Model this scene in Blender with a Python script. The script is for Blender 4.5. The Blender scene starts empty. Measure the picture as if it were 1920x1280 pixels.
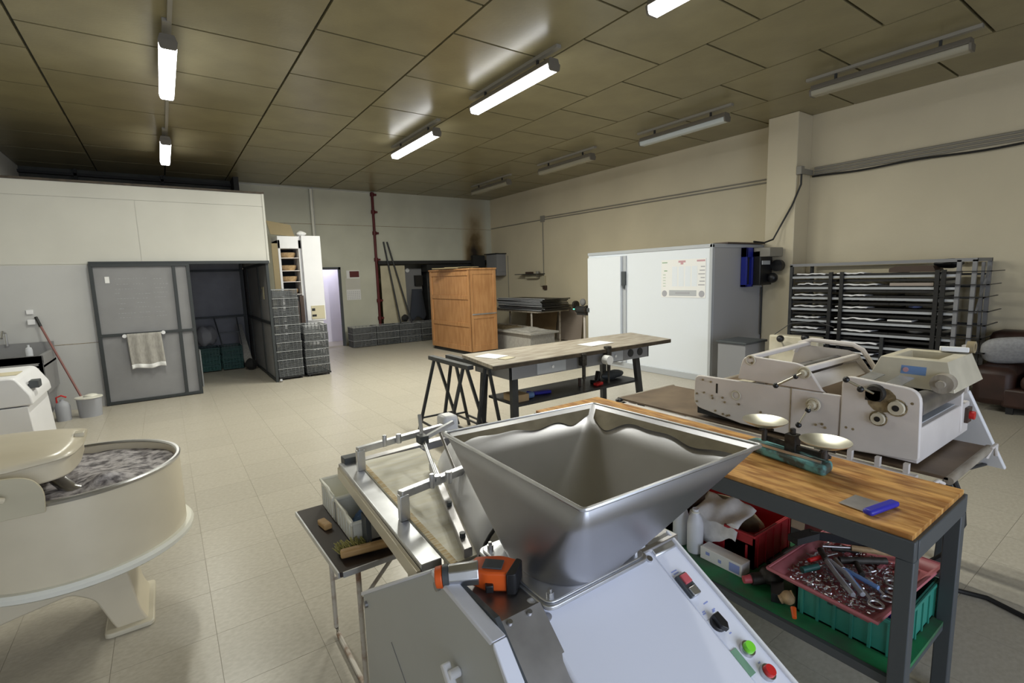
import bpy, bmesh, math, random
from mathutils import Vector, Matrix
random.seed(7)
S = bpy.context.scene
C = S.collection
# ---------------------------------------------------------------- camera
cd = bpy.data.cameras.new('camera'); cam = bpy.data.objects.new('camera', cd); C.objects.link(cam)
M = ((0.8175765, -0.5750564, -0.0296437), (-0.0995319, -0.0904268, -0.9909169), (0.5671525, 0.8131009, -0.1311673))
R3 = Matrix(((M[0][0], -M[1][0], -M[2][0]), (M[0][1], -M[1][1], -M[2][1]), (M[0][2], -M[1][2], -M[2][2])))
cam.matrix_world = Matrix.Translation((0, 0, 1.7)) @ R3.to_4x4()
cd.sensor_width = 36; cd.lens = 36 * 927.34 / 1920; cd.clip_start = 0.05; cd.clip_end = 60
S.camera = cam
# ---------------------------------------------------------------- world, light, exposure
S.view_settings.view_transform = 'Standard'; S.view_settings.look = 'None'
S.view_settings.exposure = 0.27; S.view_settings.gamma = 1; S.view_settings.use_curve_mapping = False
w = bpy.data.worlds.new('world'); S.world = w; w.use_nodes = True
w.node_tree.nodes['Background'].inputs[0].default_value = (0.62, 0.74, 1.0, 1)
w.node_tree.nodes['Background'].inputs[1].default_value = 1.0
DAYLIGHT = 125; LAMP = 58; LAMP_EMIT = 9
def area(name, loc, rot, sx, sy, power, col, parent=None):
    l = bpy.data.lights.new(name, 'AREA'); l.shape = 'RECTANGLE'; l.size = sx; l.size_y = sy; l.energy = power; l.color = col
    o = bpy.data.objects.new(name, l); C.objects.link(o); o.location = loc; o.rotation_euler = rot
    if parent: o.parent = parent
    return o
area('daylight_doorway', (1.3, -3.9, 1.7), (math.radians(90), 0, 0), 4.4, 3.0, DAYLIGHT, (0.80, 0.88, 1.0))
# ---------------------------------------------------------------- materials
MATS = {}
def mat(name, col, rough=.5, metal=0, var=0.0, vscale=3, col2=None, bump=0, bscale=60, stretch=(1,1,1), emit=None, spec=.5, alpha=1, trans=0, tint=0, detail=5, lo=.35, hi=.65):
    m = bpy.data.materials.new(name); m.use_nodes = True; nt = m.node_tree; b = nt.nodes['Principled BSDF']
    b.inputs['Base Color'].default_value = (*col, 1); b.inputs['Roughness'].default_value = rough; b.inputs['Metallic'].default_value = metal
    b.inputs['Specular IOR Level'].default_value = spec
    tc = nt.nodes.new('ShaderNodeTexCoord'); mp = nt.nodes.new('ShaderNodeMapping'); mp.inputs['Scale'].default_value = stretch
    nt.links.new(tc.outputs['Object'], mp.inputs['Vector'])
    last = None
    if var or col2:
        n = nt.nodes.new('ShaderNodeTexNoise'); n.inputs['Scale'].default_value = vscale; n.inputs['Detail'].default_value = detail
        nt.links.new(mp.outputs[0], n.inputs['Vector'])
        r = nt.nodes.new('ShaderNodeValToRGB'); r.color_ramp.elements[0].position = lo; r.color_ramp.elements[1].position = hi
        c2 = col2 if col2 else tuple(min(1, c*(1+var)) for c in col); c1 = col if col2 else tuple(c*(1-var) for c in col)
        r.color_ramp.elements[0].color = (*c1, 1); r.color_ramp.elements[1].color = (*c2, 1)
        nt.links.new(n.outputs['Fac'], r.inputs[0]); last = r.outputs[0]
        nt.links.new(last, b.inputs['Base Color'])
    if tint:
        oi = nt.nodes.new('ShaderNodeObjectInfo'); mr = nt.nodes.new('ShaderNodeMapRange'); mr.inputs[3].default_value = 1-tint; mr.inputs[4].default_value = 1+tint
        nt.links.new(oi.outputs['Random'], mr.inputs[0])
        mx = nt.nodes.new('ShaderNodeVectorMath'); mx.operation = 'SCALE'
        if last: nt.links.new(last, mx.inputs[0])
        else: mx.inputs[0].default_value = col
        nt.links.new(mr.outputs[0], mx.inputs['Scale']); nt.links.new(mx.outputs[0], b.inputs['Base Color'])
    if bump:
        n2 = nt.nodes.new('ShaderNodeTexNoise'); n2.inputs['Scale'].default_value = bscale; nt.links.new(mp.outputs[0], n2.inputs['Vector'])
        bp = nt.nodes.new('ShaderNodeBump'); bp.inputs['Strength'].default_value = bump; bp.inputs['Distance'].default_value = .01
        nt.links.new(n2.outputs['Fac'], bp.inputs['Height']); nt.links.new(bp.outputs[0], b.inputs['Normal'])
    if emit: b.inputs['Emission Color'].default_value = (*col, 1); b.inputs['Emission Strength'].default_value = emit
    if alpha < 1: b.inputs['Alpha'].default_value = alpha
    if trans: b.inputs['Transmission Weight'].default_value = trans
    MATS[name] = m; return m
mat('ceiling_board', (.235,.205,.115), .30, var=.10, vscale=2.2, bump=.08, bscale=30, tint=.05, spec=.45)
mat('ceiling_joint', (.035,.038,.03), .8)
mat('cream_wall', (.66,.59,.44), .8, var=.05, vscale=.8, bump=.15, bscale=25)
mat('back_wall', (.56,.56,.47), .7, var=.06, vscale=1.2, bump=.05)
mat('partition', (.60,.59,.54), .6, var=.04, vscale=1.2)
mat('partition_low', (.52,.52,.52), .6, var=.04, vscale=1.2)
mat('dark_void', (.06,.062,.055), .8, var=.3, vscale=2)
mat('beam_dark', (.02,.02,.02), .7)
mat('floor_tile', (.415,.378,.312), .30, col2=(.505,.47,.40), vscale=34, detail=9, stretch=(1,1.6,1), tint=.03, spec=.4, lo=.3, hi=.7)
mat('grout', (.40,.36,.29), .7)
mat('white_paint', (.80,.80,.83), .35, var=.02, vscale=3)
mat('white_hood', (.78,.80,.90), .3, var=.01, vscale=3)
mat('shaded_paint', (.50,.51,.50), .4, var=.02)  # divider side panel only; its shade is put into the grey
mat('cream_enamel', (.66,.59,.45), .28, var=.04, vscale=4)
mat('old_white', (.72,.67,.64), .38, var=.05, vscale=5)
mat('old_cream', (.60,.55,.43), .42, var=.10, vscale=6)
mat('grime', (.14,.10,.05), .75, col2=(.36,.28,.16), vscale=30)
mat('steel', (.55,.55,.56), .30, 1, var=.10, vscale=3, bump=.03, bscale=8)
mat('residue', (.33,.30,.24), .42, .9, var=.15, vscale=14)
mat('steel_hopper', (.41,.41,.435), .38, 1, var=.10, vscale=2.2, bump=.02, bscale=5)
mat('steel_dull', (.42,.41,.42), .42, 1, var=.18, vscale=7)
mat('alu', (.62,.63,.66), .38, 1, var=.12, vscale=9)
mat('dark_steel', (.045,.047,.05), .5, .3, var=.2, vscale=8)
mat('black', (.012,.012,.014), .4)
mat('black_matt', (.02,.02,.02), .8)
mat('dark_frame', (.06,.068,.075), .5)
mat('bay_frame', (.030,.035,.037), .5)
mat('mesh_grey', (.25,.25,.26), .65, var=.05, vscale=4)
mat('mesh_dark', (.30,.30,.33), .7, var=.08, vscale=4)
mat('crate_grey', (.095,.10,.105), .55, tint=.2, var=.2, vscale=14)
mat('crate_rim', (.30,.31,.32), .5, tint=.15)
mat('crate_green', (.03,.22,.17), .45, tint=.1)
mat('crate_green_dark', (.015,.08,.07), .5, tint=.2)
mat('crate_red', (.42,.02,.03), .42)
mat('tray_pink', (.42,.13,.15), .45)
mat('shelf_green', (.02,.19,.07), .5, col2=(.05,.08,.055), vscale=6, bump=.1, bscale=40, lo=.45, hi=.7)
mat('butcher_wood', (.34,.14,.03), .40, col2=(.66,.36,.11), vscale=5, stretch=(7,1.6,1), tint=.16, lo=.38, hi=.62)
mat('cabinet_wood', (.36,.17,.065), .42, col2=(.46,.24,.10), vscale=5, stretch=(3,3,.6))
mat('worn_wood', (.24,.20,.155), .6, col2=(.40,.36,.30), vscale=5, stretch=(1,6,1))
mat('brown_board', (.12,.08,.05), .5, col2=(.19,.135,.085), vscale=5)
mat('brown_top', (.035,.025,.025), .35, var=.1)
mat('wood_light', (.50,.30,.12), .5, col2=(.60,.38,.17), vscale=8, stretch=(1,6,1))
mat('wood_edge', (.06,.045,.03), .6, var=.3, vscale=12)
mat('belt_cloth', (.80,.76,.62), .7, col2=(.88,.86,.78), vscale=7, stretch=(1,5,1))
mat('belt_stain', (.55,.38,.17), .8, col2=(.72,.66,.5), vscale=25, stretch=(1,5,1))
mat('flour_dough', (.08,.07,.08), .75, col2=(.50,.47,.49), vscale=24, detail=12, bump=.4, bscale=60, lo=.36, hi=.60)
mat('lamp_glow', (.95,.97,1.0), .4, emit=LAMP_EMIT)
mat('lamp_off', (.34,.32,.25), .25)
mat('lamp_off_pale', (.55,.60,.62), .2)
mat('lamp_body', (.16,.145,.12), .5)
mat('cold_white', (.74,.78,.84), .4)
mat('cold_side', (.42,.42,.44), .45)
mat('cold_trim', (.45,.47,.50), .4)
mat('blue', (.015,.025,.28), .4)
mat('blue_handle', (.03,.03,.42), .4)
mat('blue_pale', (.16,.28,.55), .4)
mat('red', (.60,.02,.02), .4)
mat('pink', (.55,.10,.12), .5)
mat('red_paint', (.10,.008,.01), .5, var=.2)
mat('orange', (.72,.11,.015), .42)
mat('green_btn', (.22,.75,.05), .3)
mat('green_lcd', (.20,.36,.25), .3)
mat('green_led', (.1,.9,.5), .3, emit=3)
mat('lime', (.3,.55,.03), .5)
mat('ink_blue', (.30,.36,.72), .6)
mat('ink_grey', (.38,.38,.42), .6)
mat('ink_red', (.55,.32,.36), .6)
mat('ink_green', (.25,.4,.25), .6)
mat('paper', (.80,.80,.80), .8)
mat('paper_cream', (.55,.50,.36), .8)
mat('card', (.30,.24,.14), .85, var=.05)
mat('door_lilac', (.86,.83,.96), .5)
mat('cloth_white', (.80,.80,.80), .9, var=.1, vscale=20)
mat('cloth_floury', (.95,.95,.97), .9)
mat('rag_grey', (.36,.345,.32), .95, var=.12, vscale=14, stretch=(3,3,1))
mat('sack', (.17,.135,.08), .9, var=.25, vscale=15)
mat('wicker', (.44,.30,.16), .7, var=.2, vscale=30)
mat('leather', (.032,.012,.008), .5, var=.3, vscale=6)
mat('cushion', (.33,.33,.34), .95, var=.1, vscale=40, bump=.4, bscale=120)
mat('plastic_white', (.78,.77,.69), .4)
mat('translucent', (.78,.80,.86), .35, alpha=.82)
mat('bucket_plastic', (.36,.37,.41), .5)
mat('mop_pole', (.24,.10,.09), .5)
mat('bristle', (.34,.31,.10), .9, var=.3, vscale=60)
mat('cast_green', (.06,.08,.07), .5, col2=(.13,.36,.36), vscale=14, lo=.42, hi=.52)
mat('brass', (.66,.64,.55), .38, 1, var=.08, vscale=6)
mat('cast_iron', (.05,.045,.04), .6, .5, var=.4, vscale=30)
mat('rust_tube', (.60,.56,.50), .5, col2=(.25,.13,.07), vscale=14, lo=.5, hi=.72)
mat('pipe_grey', (.27,.255,.22), .5)
mat('cable', (.015,.015,.016), .5)
mat('navy', (.03,.035,.05), .9)
mat('stone_grey', (.25,.25,.26), .7)
mat('beige_panel', (.52,.47,.34), .7, var=.08)
mat('brown_case', (.06,.035,.025), .5)
mat('wood_brown_light', (.38,.27,.15), .7, var=.1)
mat('tile_mauve', (.36,.30,.26), .6)
# soot stain on the back wall (dirt with its own shape) goes into the wall material
def soot_wall():
    m = MATS['back_wall']; nt = m.node_tree; b = nt.nodes['Principled BSDF']
    src = b.inputs['Base Color'].links[0].from_socket
    g = nt.nodes.new('ShaderNodeNewGeometry'); s = nt.nodes.new('ShaderNodeSeparateXYZ'); nt.links.new(g.outputs['Position'], s.inputs[0])
    def math_(op, a, b_=None, cl=False):
        n = nt.nodes.new('ShaderNodeMath'); n.operation = op; n.use_clamp = cl
        for i, v in enumerate((a, b_)):
            if v is None: continue
            if isinstance(v, (int, float)): n.inputs[i].default_value = v
            else: nt.links.new(v, n.inputs[i])
        return n.outputs[0]
    nz = nt.nodes.new('ShaderNodeTexNoise'); nz.inputs['Scale'].default_value = 2.5; nt.links.new(g.outputs['Position'], nz.inputs['Vector'])
    dx = math_('DIVIDE', math_('ABSOLUTE', math_('SUBTRACT', s.outputs['X'], 7.92)), .46)
    fx = math_('SUBTRACT', 1.0, math_('MULTIPLY', dx, dx), True)
    fz = math_('SUBTRACT', 1.0, math_('DIVIDE', math_('SUBTRACT', s.outputs['Z'], 2.0), 1.9), True)
    f = math_('MULTIPLY', math_('MULTIPLY', fx, math_('ADD', math_('MULTIPLY', fz, .85), .22)), math_('ADD', nz.outputs['Fac'], .6), True)
    mx = nt.nodes.new('ShaderNodeMix'); mx.data_type = 'RGBA'
    nt.links.new(math_('MULTIPLY', f, 1.4, True), mx.inputs[0]); nt.links.new(src, mx.inputs[6])
    rp = nt.nodes.new('ShaderNodeValToRGB'); rp.color_ramp.elements[0].color = (.36,.25,.11,1); rp.color_ramp.elements[1].color = (.02,.013,.008,1); rp.color_ramp.elements[0].position=.35; rp.color_ramp.elements[1].position=1.0
    nt.links.new(f, rp.inputs[0]); nt.links.new(rp.outputs[0], mx.inputs[7]); nt.links.new(mx.outputs[2], b.inputs['Base Color'])
soot_wall()
# ---------------------------------------------------------------- mesh builder
class MB:
    def __init__(s): s.v = []; s.f = []
    def add(s, vs, fs):
        o = len(s.v); s.v += [Vector(p) for p in vs]; s.f += [tuple(i+o for i in f) for f in fs]; return s
    def box(s, x0, y0, z0, x1, y1, z1):
        if x0 > x1: x0, x1 = x1, x0
        if y0 > y1: y0, y1 = y1, y0
        if z0 > z1: z0, z1 = z1, z0
        return s.add([(x0,y0,z0),(x1,y0,z0),(x1,y1,z0),(x0,y1,z0),(x0,y0,z1),(x1,y0,z1),(x1,y1,z1),(x0,y1,z1)],
                     [(3,2,1,0),(4,5,6,7),(0,1,5,4),(1,2,6,5),(2,3,7,6),(3,0,4,7)])
    def obox(s, c, size, rz=0, rx=0, ry=0):
        from mathutils import Euler
        m = Euler((rx, ry, rz)).to_matrix(); h = Vector(size)/2; b = MB().box(-h.x,-h.y,-h.z,h.x,h.y,h.z)
        return s.add([m @ p + Vector(c) for p in b.v], b.f)
    def bar(s, p, q, w, h=None, up=(0,0,1)):
        p = Vector(p); q = Vector(q); h = h or w; d = (q-p); L = d.length; d.normalize(); u = Vector(up)
        if abs(d.dot(u)) > .98: u = Vector((0,1,0))
        a = d.cross(u).normalized(); b = a.cross(d)
        vs = [e + a*(sx*w/2) + b*(sy*h/2) for e in (p, q) for sx, sy in ((-1,-1),(1,-1),(1,1),(-1,1))]
        return s.add(vs, [(3,2,1,0),(4,5,6,7),(0,1,5,4),(1,2,6,5),(2,3,7,6),(3,0,4,7)])
    def cyl(s, p, q, r, r2=None, n=12):
        p = Vector(p); q = Vector(q); r2 = r if r2 is None else r2; d = (q-p).normalized(); u = Vector((0,0,1)) if abs(d.z) < .95 else Vector((0,1,0))
        a = d.cross(u).normalized(); b = a.cross(d)
        vs = [p+(a*math.cos(t)+b*math.sin(t))*r for t in [2*math.pi*i/n for i in range(n)]] + [q+(a*math.cos(t)+b*math.sin(t))*r2 for t in [2*math.pi*i/n for i in range(n)]]
        fs = [(i, (i+1)%n, n+(i+1)%n, n+i) for i in range(n)]
        return s.add(vs, fs+[tuple(range(n))[::-1], tuple(range(n, 2*n))])
    def tube(s, pts, r, n=8):
        pts = [Vector(p) for p in pts]; rings = []
        for i, p in enumerate(pts):
            d = (pts[min(i+1, len(pts)-1)]-pts[max(i-1, 0)]).normalized(); u = Vector((0,0,1)) if abs(d.z) < .9 else Vector((0,1,0))
            a = d.cross(u).normalized(); b = a.cross(d); rings.append([p+(a*math.cos(2*math.pi*k/n)+b*math.sin(2*math.pi*k/n))*r for k in range(n)])
        vs = [v for rg in rings for v in rg]; fs = []
        for i in range(len(pts)-1):
            for k in range(n): fs.append((i*n+k, i*n+(k+1)%n, (i+1)*n+(k+1)%n, (i+1)*n+k))
        fs += [tuple(range(n))[::-1], tuple(range((len(pts)-1)*n, len(pts)*n))]
        return s.add(vs, fs)
    def lathe(s, c, prof, n=32, sy=1, axis='z', arc=(0, 1)):
        c = Vector(c); closed = arc == (0, 1); m = n if closed else n+1; vs = []
        for r, z in prof:
            for i in range(m):
                t = 2*math.pi*(arc[0]+(arc[1]-arc[0])*i/n)
                if axis == 'z': vs.append(c+Vector((r*math.cos(t), r*math.sin(t)*sy, z)))
                elif axis == 'x': vs.append(c+Vector((z, r*math.cos(t), r*math.sin(t))))
                else: vs.append(c+Vector((r*math.cos(t), z, r*math.sin(t))))
        fs = []
        for j in range(len(prof)-1):
            for i in range(n): a = j*m+i; b_ = j*m+(i+1)%m; fs.append((a, b_, b_+m, a+m))
        return s.add(vs, fs)
    def prism(s, poly, axis, a, b):
        n = len(poly)
        def mk(u, v, w_): return (w_, u, v) if axis == 'x' else ((u, w_, v) if axis == 'y' else (u, v, w_))
        vs = [mk(u, v, a) for u, v in poly]+[mk(u, v, b) for u, v in poly]
        return s.add(vs, [tuple(range(n))[::-1], tuple(range(n, 2*n))]+[(i, (i+1)%n, n+(i+1)%n, n+i) for i in range(n)])
    def quad(s, a, b, c, d, t):
        a, b, c, d = map(Vector, (a, b, c, d)); nrm = (b-a).cross(d-a).normalized()*t
        return s.add([a,b,c,d,a+nrm,b+nrm,c+nrm,d+nrm], [(3,2,1,0),(4,5,6,7),(0,1,5,4),(1,2,6,5),(2,3,7,6),(3,0,4,7)])
    def sph(s, c, r, n=12, m=8, sc=(1,1,1)):
        c = Vector(c); vs = []; fs = []
        for j in range(m+1):
            ph = math.pi*j/m
            for i in range(n): t = 2*math.pi*i/n; vs.append(c+Vector((r*sc[0]*math.sin(ph)*math.cos(t), r*sc[1]*math.sin(ph)*math.sin(t), r*sc[2]*math.cos(ph))))
        for j in range(m):
            for i in range(n): fs.append((j*n+i, j*n+(i+1)%n, (j+1)*n+(i+1)%n, (j+1)*n+i))
        return s.add(vs, fs)
    def grid(s, fn, nu, nv):
        vs = [fn(i/nu, j/nv) for j in range(nv+1) for i in range(nu+1)]
        return s.add(vs, [(j*(nu+1)+i, j*(nu+1)+i+1, (j+1)*(nu+1)+i+1, (j+1)*(nu+1)+i) for j in range(nv) for i in range(nu)])
def rpoly(pts, r, n=4):
    """polygon with rounded corners; r one radius or a list"""
    out = []; N = len(pts); rs = r if isinstance(r, (list, tuple)) else [r]*N
    for i in range(N):
        p = Vector(pts[i]); a = Vector(pts[i-1]); b = Vector(pts[(i+1) % N])
        if rs[i] <= 0: out.append(tuple(p)); continue
        da = (a-p).normalized()*min(rs[i], (a-p).length*.45); db = (b-p).normalized()*min(rs[i], (b-p).length*.45)
        for k in range(n+1):
            t = k/n; q = (p+da)*(1-t)**2+p*2*t*(1-t)+(p+db)*t*t; out.append(tuple(q))
    return out
INV = {}
def root_of(o):
    while o.parent: o = o.parent
    return o
def P(name, mb, m, parent=None, bevel=0, label=None, loc=None, smooth=True, solid=0):
    """one mesh object; geometry in world coordinates is moved into its root's frame"""
    me = bpy.data.meshes.new(name)
    if parent is not None:
        inv = INV[root_of(parent).name]; vs = [inv @ v for v in mb.v] if inv else mb.v
    else:
        if loc is None:
            xs = [v.x for v in mb.v]; ys = [v.y for v in mb.v]; zs = [v.z for v in mb.v]
            loc = ((min(xs)+max(xs))/2, (min(ys)+max(ys))/2, min(zs))
        L = Vector(loc); vs = [v-L for v in mb.v]
    me.from_pydata([tuple(v) for v in vs], [], mb.f)
    bm = bmesh.new(); bm.from_mesh(me); bmesh.ops.recalc_face_normals(bm, faces=bm.faces); bm.to_mesh(me); bm.free()
    if smooth:
        me.shade_smooth() if hasattr(me, 'shade_smooth') else None
        me.set_sharp_from_angle(angle=math.radians(38))
    me.materials.append(MATS[m])
    o = bpy.data.objects.new(name, me); C.objects.link(o)
    if parent is not None: o.parent = parent
    else: o.location = loc; INV[o.name] = Matrix.Translation(-Vector(loc))
    if solid:
        md = o.modifiers.new('solid', 'SOLIDIFY'); md.thickness = solid; md.offset = 0
    if bevel:
        md = o.modifiers.new('bevel', 'BEVEL'); md.width = bevel; md.segments = 2; md.limit_method = 'ANGLE'; md.angle_limit = math.radians(40)
    if label: o['label'] = label
    return o
def tag(o, label, cat, group=None, kind=None):
    o['label'] = label; o['category'] = cat
    if group: o['group'] = group
    if kind: o['kind'] = kind
    return o
def thing(name, label, cat, loc, rz=0, group=None, local=False):
    o = bpy.data.objects.new(name, None); C.objects.link(o); o.empty_display_size = .1
    o.location = loc; o.rotation_euler = (0, 0, rz)
    INV[o.name] = None if local else (Matrix.Translation(loc) @ Matrix.Rotation(rz, 4, 'Z')).inverted()
    return tag(o, label, cat, group)
def one(name, mb, m, label, cat, group=None, bevel=0, solid=0, kind=None):
    return tag(P(name, mb, m, bevel=bevel, solid=solid), label, cat, group, kind)
def dup(r, loc, rz=None, label=None, group=None, scale=None):
    n = r.copy(); C.objects.link(n); n.location = loc
    if rz is not None: n.rotation_euler = (0, 0, rz)
    if label: n['label'] = label
    if group: n['group'] = group
    if scale: n.scale = scale
    for ch in list(r.children):
        c = ch.copy(); C.objects.link(c); c.parent = n
        for g in list(ch.children):
            d = g.copy(); C.objects.link(d); d.parent = c
    return n
def struct(name, mb, m, bevel=0, parent=None, loc=None):
    o = P(name, mb, m, parent, bevel=bevel, loc=loc)
    o['kind'] = 'structure'
    return o
def piece(mesh, name, parent, loc):
    o = bpy.data.objects.new(name, mesh); C.objects.link(o); o.parent = parent; o.location = Vector(loc)-parent.location; return o
ORD = ['bottom', 'second', 'third', 'fourth', 'fifth', 'sixth', 'seventh', 'eighth', 'ninth', 'topmost']
# ================================================================= SETTING
XL, XR, YB, YF, ZC = -2.0, 8.53, 13.2, -4.0, 4.03
floor = struct('floor', MB().box(XL-.2, YF-.2, -.1, XR+.2, YB+.2, -.0025), 'grout', loc=(0, 0, -.1))
T = .41
tm = None; rest = MB(); cells = []
y0 = 2.27-T*16; x0 = -2.0
for j in range(44):
    for i in range(26):
        x = x0+i*T; y = y0+j*T
        if y+T > YB or y < YF: continue
        x1 = min(x+T, XR)
        d = math.hypot(x+.2, y+.2); ang = math.degrees(math.atan2(x+.2, y+.2))
        vis = -12 < ang < 84 and d > 1.6 and y < 12.8
        cells.append((0 if vis else 1, d, x, y, x1-x))
cells.sort(); count = 0
for vis, d, x, y, wx in cells:
    if vis == 0 and count < 300 and wx > T-.001:
        if tm is None:
            src = P('tile', MB().box(-T/2+.0008, -T/2+.0008, -.006, T/2-.0008, T/2-.0008, 0), 'floor_tile', floor)
            tm = src.data
            # that first object is the tile itself; put its vertices in local coordinates
            for v in tm.vertices: v.co -= Vector((0, 0, .1))
            src.location = Vector((x+T/2, y+T/2, 0))-floor.location
        else: piece(tm, 'tile', floor, (x+T/2, y+T/2, 0))
        count += 1
    else: rest.box(x+.0008, y+.0008, -.006, x+wx-.0008, y+T-.0008, 0)
fr = P('far_tiles', rest, 'floor_tile', floor); fr['kind'] = 'stuff'
ceil = struct('ceiling', MB().box(XL-.1, YF-.1, ZC+.03, XR+.1, YB+.1, ZC+.12), 'ceiling_joint', loc=(0, 0, ZC+.03))
CX = [-2.0, -.84, .28, 1.40, 2.53, 3.70, 4.88, 6.07, 7.24, 8.53]; CY = 1.165
pm = {}
for i in range(9):
    off = .97 if i % 2 == 0 else .40
    if i == 0: off = 1.04
    j = -5
    while True:
        ya = off+j*CY; yb = ya+CY; j += 1
        if yb < YF+.2: continue
        ya = max(ya, YF); yb = min(yb, YB)
        if ya >= YB-.05: break
        wx = CX[i+1]-CX[i]-.024; wy = yb-ya-.026; key = (round(wx, 2), round(wy, 2))
        c = ((CX[i]+CX[i+1])/2, (ya+yb)/2, ZC)
        if key not in pm:
            o = P('ceiling_panel', MB().box(-wx/2, -wy/2, 0, wx/2, wy/2, .03), 'ceiling_board', ceil)
            for v in o.data.vertices: v.co += Vector((0, 0, ZC+.03))
            pm[key] = o.data; o.location = Vector(c)-ceil.location
        else: piece(pm[key], 'ceiling_panel', ceil, c)
struct('wall_right', MB().box(XR, YF, 0, XR+.15, YB+.15, ZC+.12), 'cream_wall')
struct('wall_left', MB().box(XL-.15, YF, 0, XL, YB+.15, ZC+.12), 'partition')
# wall behind the camera with its wide doorway
struct('wall_front', MB().box(XL, YF-.15, 0, -1.0, YF, ZC+.12).box(3.6, YF-.15, 0, XR, YF, ZC+.12).box(-1, YF-.15, 3.3, 3.6, YF, ZC+.12), 'cream_wall')
# back wall in sheet panels with an opening x 4.86..8.4, z 0..2.12
bw = MB().box(1.55, YB, 2.17, XR, YB+.15, ZC+.12).box(1.55, YB, 0, 3.1, YB+.15, 2.17).box(3.82, YB, 0, 4.84, YB+.15, 2.17).box(8.45, YB, 0, XR, YB+.15, 2.17).box(3.1, YB, 2.02, 3.82, YB+.15, 2.17)
back = struct('wall_back', bw, 'back_wall', loc=(5, YB, 0))
for x in (3.28, ): P('joint_strip', MB().box(x-.012, YB-.006, 2.0, x+.012, YB, ZC), 'cold_trim', back)
P('panel_joint', MB().box(1.55, YB-.003, 3.13, XR, YB, 3.14), 'grime', back)
P('panel_joint', MB().box(4.0, YB-.003, 2.17, 4.006, YB, 3.13), 'ceiling_joint', back) if 0 else None
struct('trim_1', MB().box(1.55, YB-.03, ZC-.05, 4.8, YB, ZC-.03), 'partition')
# recess behind the opening
struct('wall_recess', MB().box(4.8, YB+1.3, 0, 8.53, YB+1.4, 2.3).box(4.7, YB+.15, 0, 4.8, YB+1.4, 2.3).box(8.45, YB+.15, 0, 8.53, YB+1.4, 2.3).box(4.7, YB+.15, 2.17, 8.53, YB+1.4, 2.3), 'beige_panel')
struct('floor_recess', MB().box(2.9, YB+.15, -.1, 8.53, YB+1.4, 0), 'floor_tile')
struct('trim_2', MB().box(4.84, YB-.06, 2.12, 8.45, YB, 2.21), 'beam_dark')
# white door in the back wall
d1 = struct('door_1', MB().box(3.135, YB+.16, .01, 3.20, YB+.74, 2.0), 'door_lilac', bevel=.004)
P('door_handle', MB().cyl((3.20, YB+.66, 1.02), (3.25, YB+.66, 1.02), .012).cyl((3.245, YB+.66, 1.02), (3.245, YB+.56, 1.02), .010), 'steel', d1)
struct('wall_next_room', MB().box(2.9, YB+1.2, 0, 4.69, YB+1.3, 2.5).box(2.8, YB+.15, 0, 2.9, YB+1.3, 2.5).box(2.8, YB+.15, 2.4, 4.69, YB+1.3, 2.5), 'door_lilac')
NEXT = area('next_room_fill', (3.7, YB+.7, 2.38), (0, 0, 0),   .6, .6, 9, (.93, .92, 1.0))  # added unseen light that brightens the lilac room behind the doorway
struct('trim_3', MB().box(3.77, YB-.03, 0, 3.83, YB+.04, 2.06).box(3.07, YB-.03, 2.0, 3.83, YB+.04, 2.06).box(3.07, YB-.03, 0, 3.13, YB+.04, 2.0), 'dark_frame')
# void above the cold store box on the left
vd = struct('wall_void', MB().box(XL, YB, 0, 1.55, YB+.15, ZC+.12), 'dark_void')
for z in (3.42, 3.66, 3.9): P('beam', MB().box(XL, YB-.12, z, 1.55, YB, z+.05), 'beam_dark', vd)
for x in (-1.2, .2): P('beam', MB().box(x, YB-.12, 3.1, x+.05, YB-.04, ZC), 'beam_dark', vd)
struct('trim_4', MB().box(1.50, YB-.6, 3.17, 1.60, YB-.02, ZC), 'beam_dark')
# partition box
part = struct('wall_partition', MB().box(XL, 9.22, 0, -.80, 9.30, 2.04).box(XL, 9.22, 2.04, 1.50, 9.30, 3.16), 'partition', loc=(0, 9.22, 0))
P('lower_sheet', MB().box(XL, 9.212, 0, -.82, 9.219, 2.03), 'partition_low', part)
P('top_sheet', MB().box(XL, 9.212, 2.96, 1.50, 9.219, 3.155), 'partition', part)
P('sheet', MB().box(XL, 9.212, 2.045, -.215, 9.219, 2.952), 'partition', part)
P('sheet', MB().box(-.208, 9.212, 2.045, 1.50, 9.219, 2.952), 'partition', part)
P('edge_trim', MB().box(1.485, 9.205, 2.04, 1.515, 9.22, 3.16), 'partition', part)
P('sheet_joint', MB().box(XL, 9.208, .93, -.82, 9.212, .936), 'grime', part)
P('roof_slab', MB().box(XL, 9.2, 3.16, 1.52, YB, 3.19), 'wood_edge', part)
P('side_sheet', MB().box(1.47, 9.30, 2.04, 1.52, YB, 3.16), 'partition', part)
P('inner_ceiling', MB().box(XL, 9.31, 2.62, 1.47, YB, 2.66), 'mesh_dark', part)
struct('wall_inner', MB().box(-.86, 9.30, 0, -.80, YB, 2.6), 'mesh_dark')
struct('wall_inner_back', MB().box(-.80, 12.05, 0, 1.44, 12.10, 2.6), 'mesh_dark')
# column
struct('wall_column', MB().box(8.08, 3.87, 0, XR, 4.33, ZC), 'cream_wall', bevel=.01)
# darker strip at the top of the right wall and the skirting
struct('baseboard_right', MB().box(XR-.012, 9.0, 0, XR, YB, .10), 'beige_panel')
struct('baseboard_back', MB().box(3.85, YB-.012, 0, 4.8, YB, .08), 'beige_panel')
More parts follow.
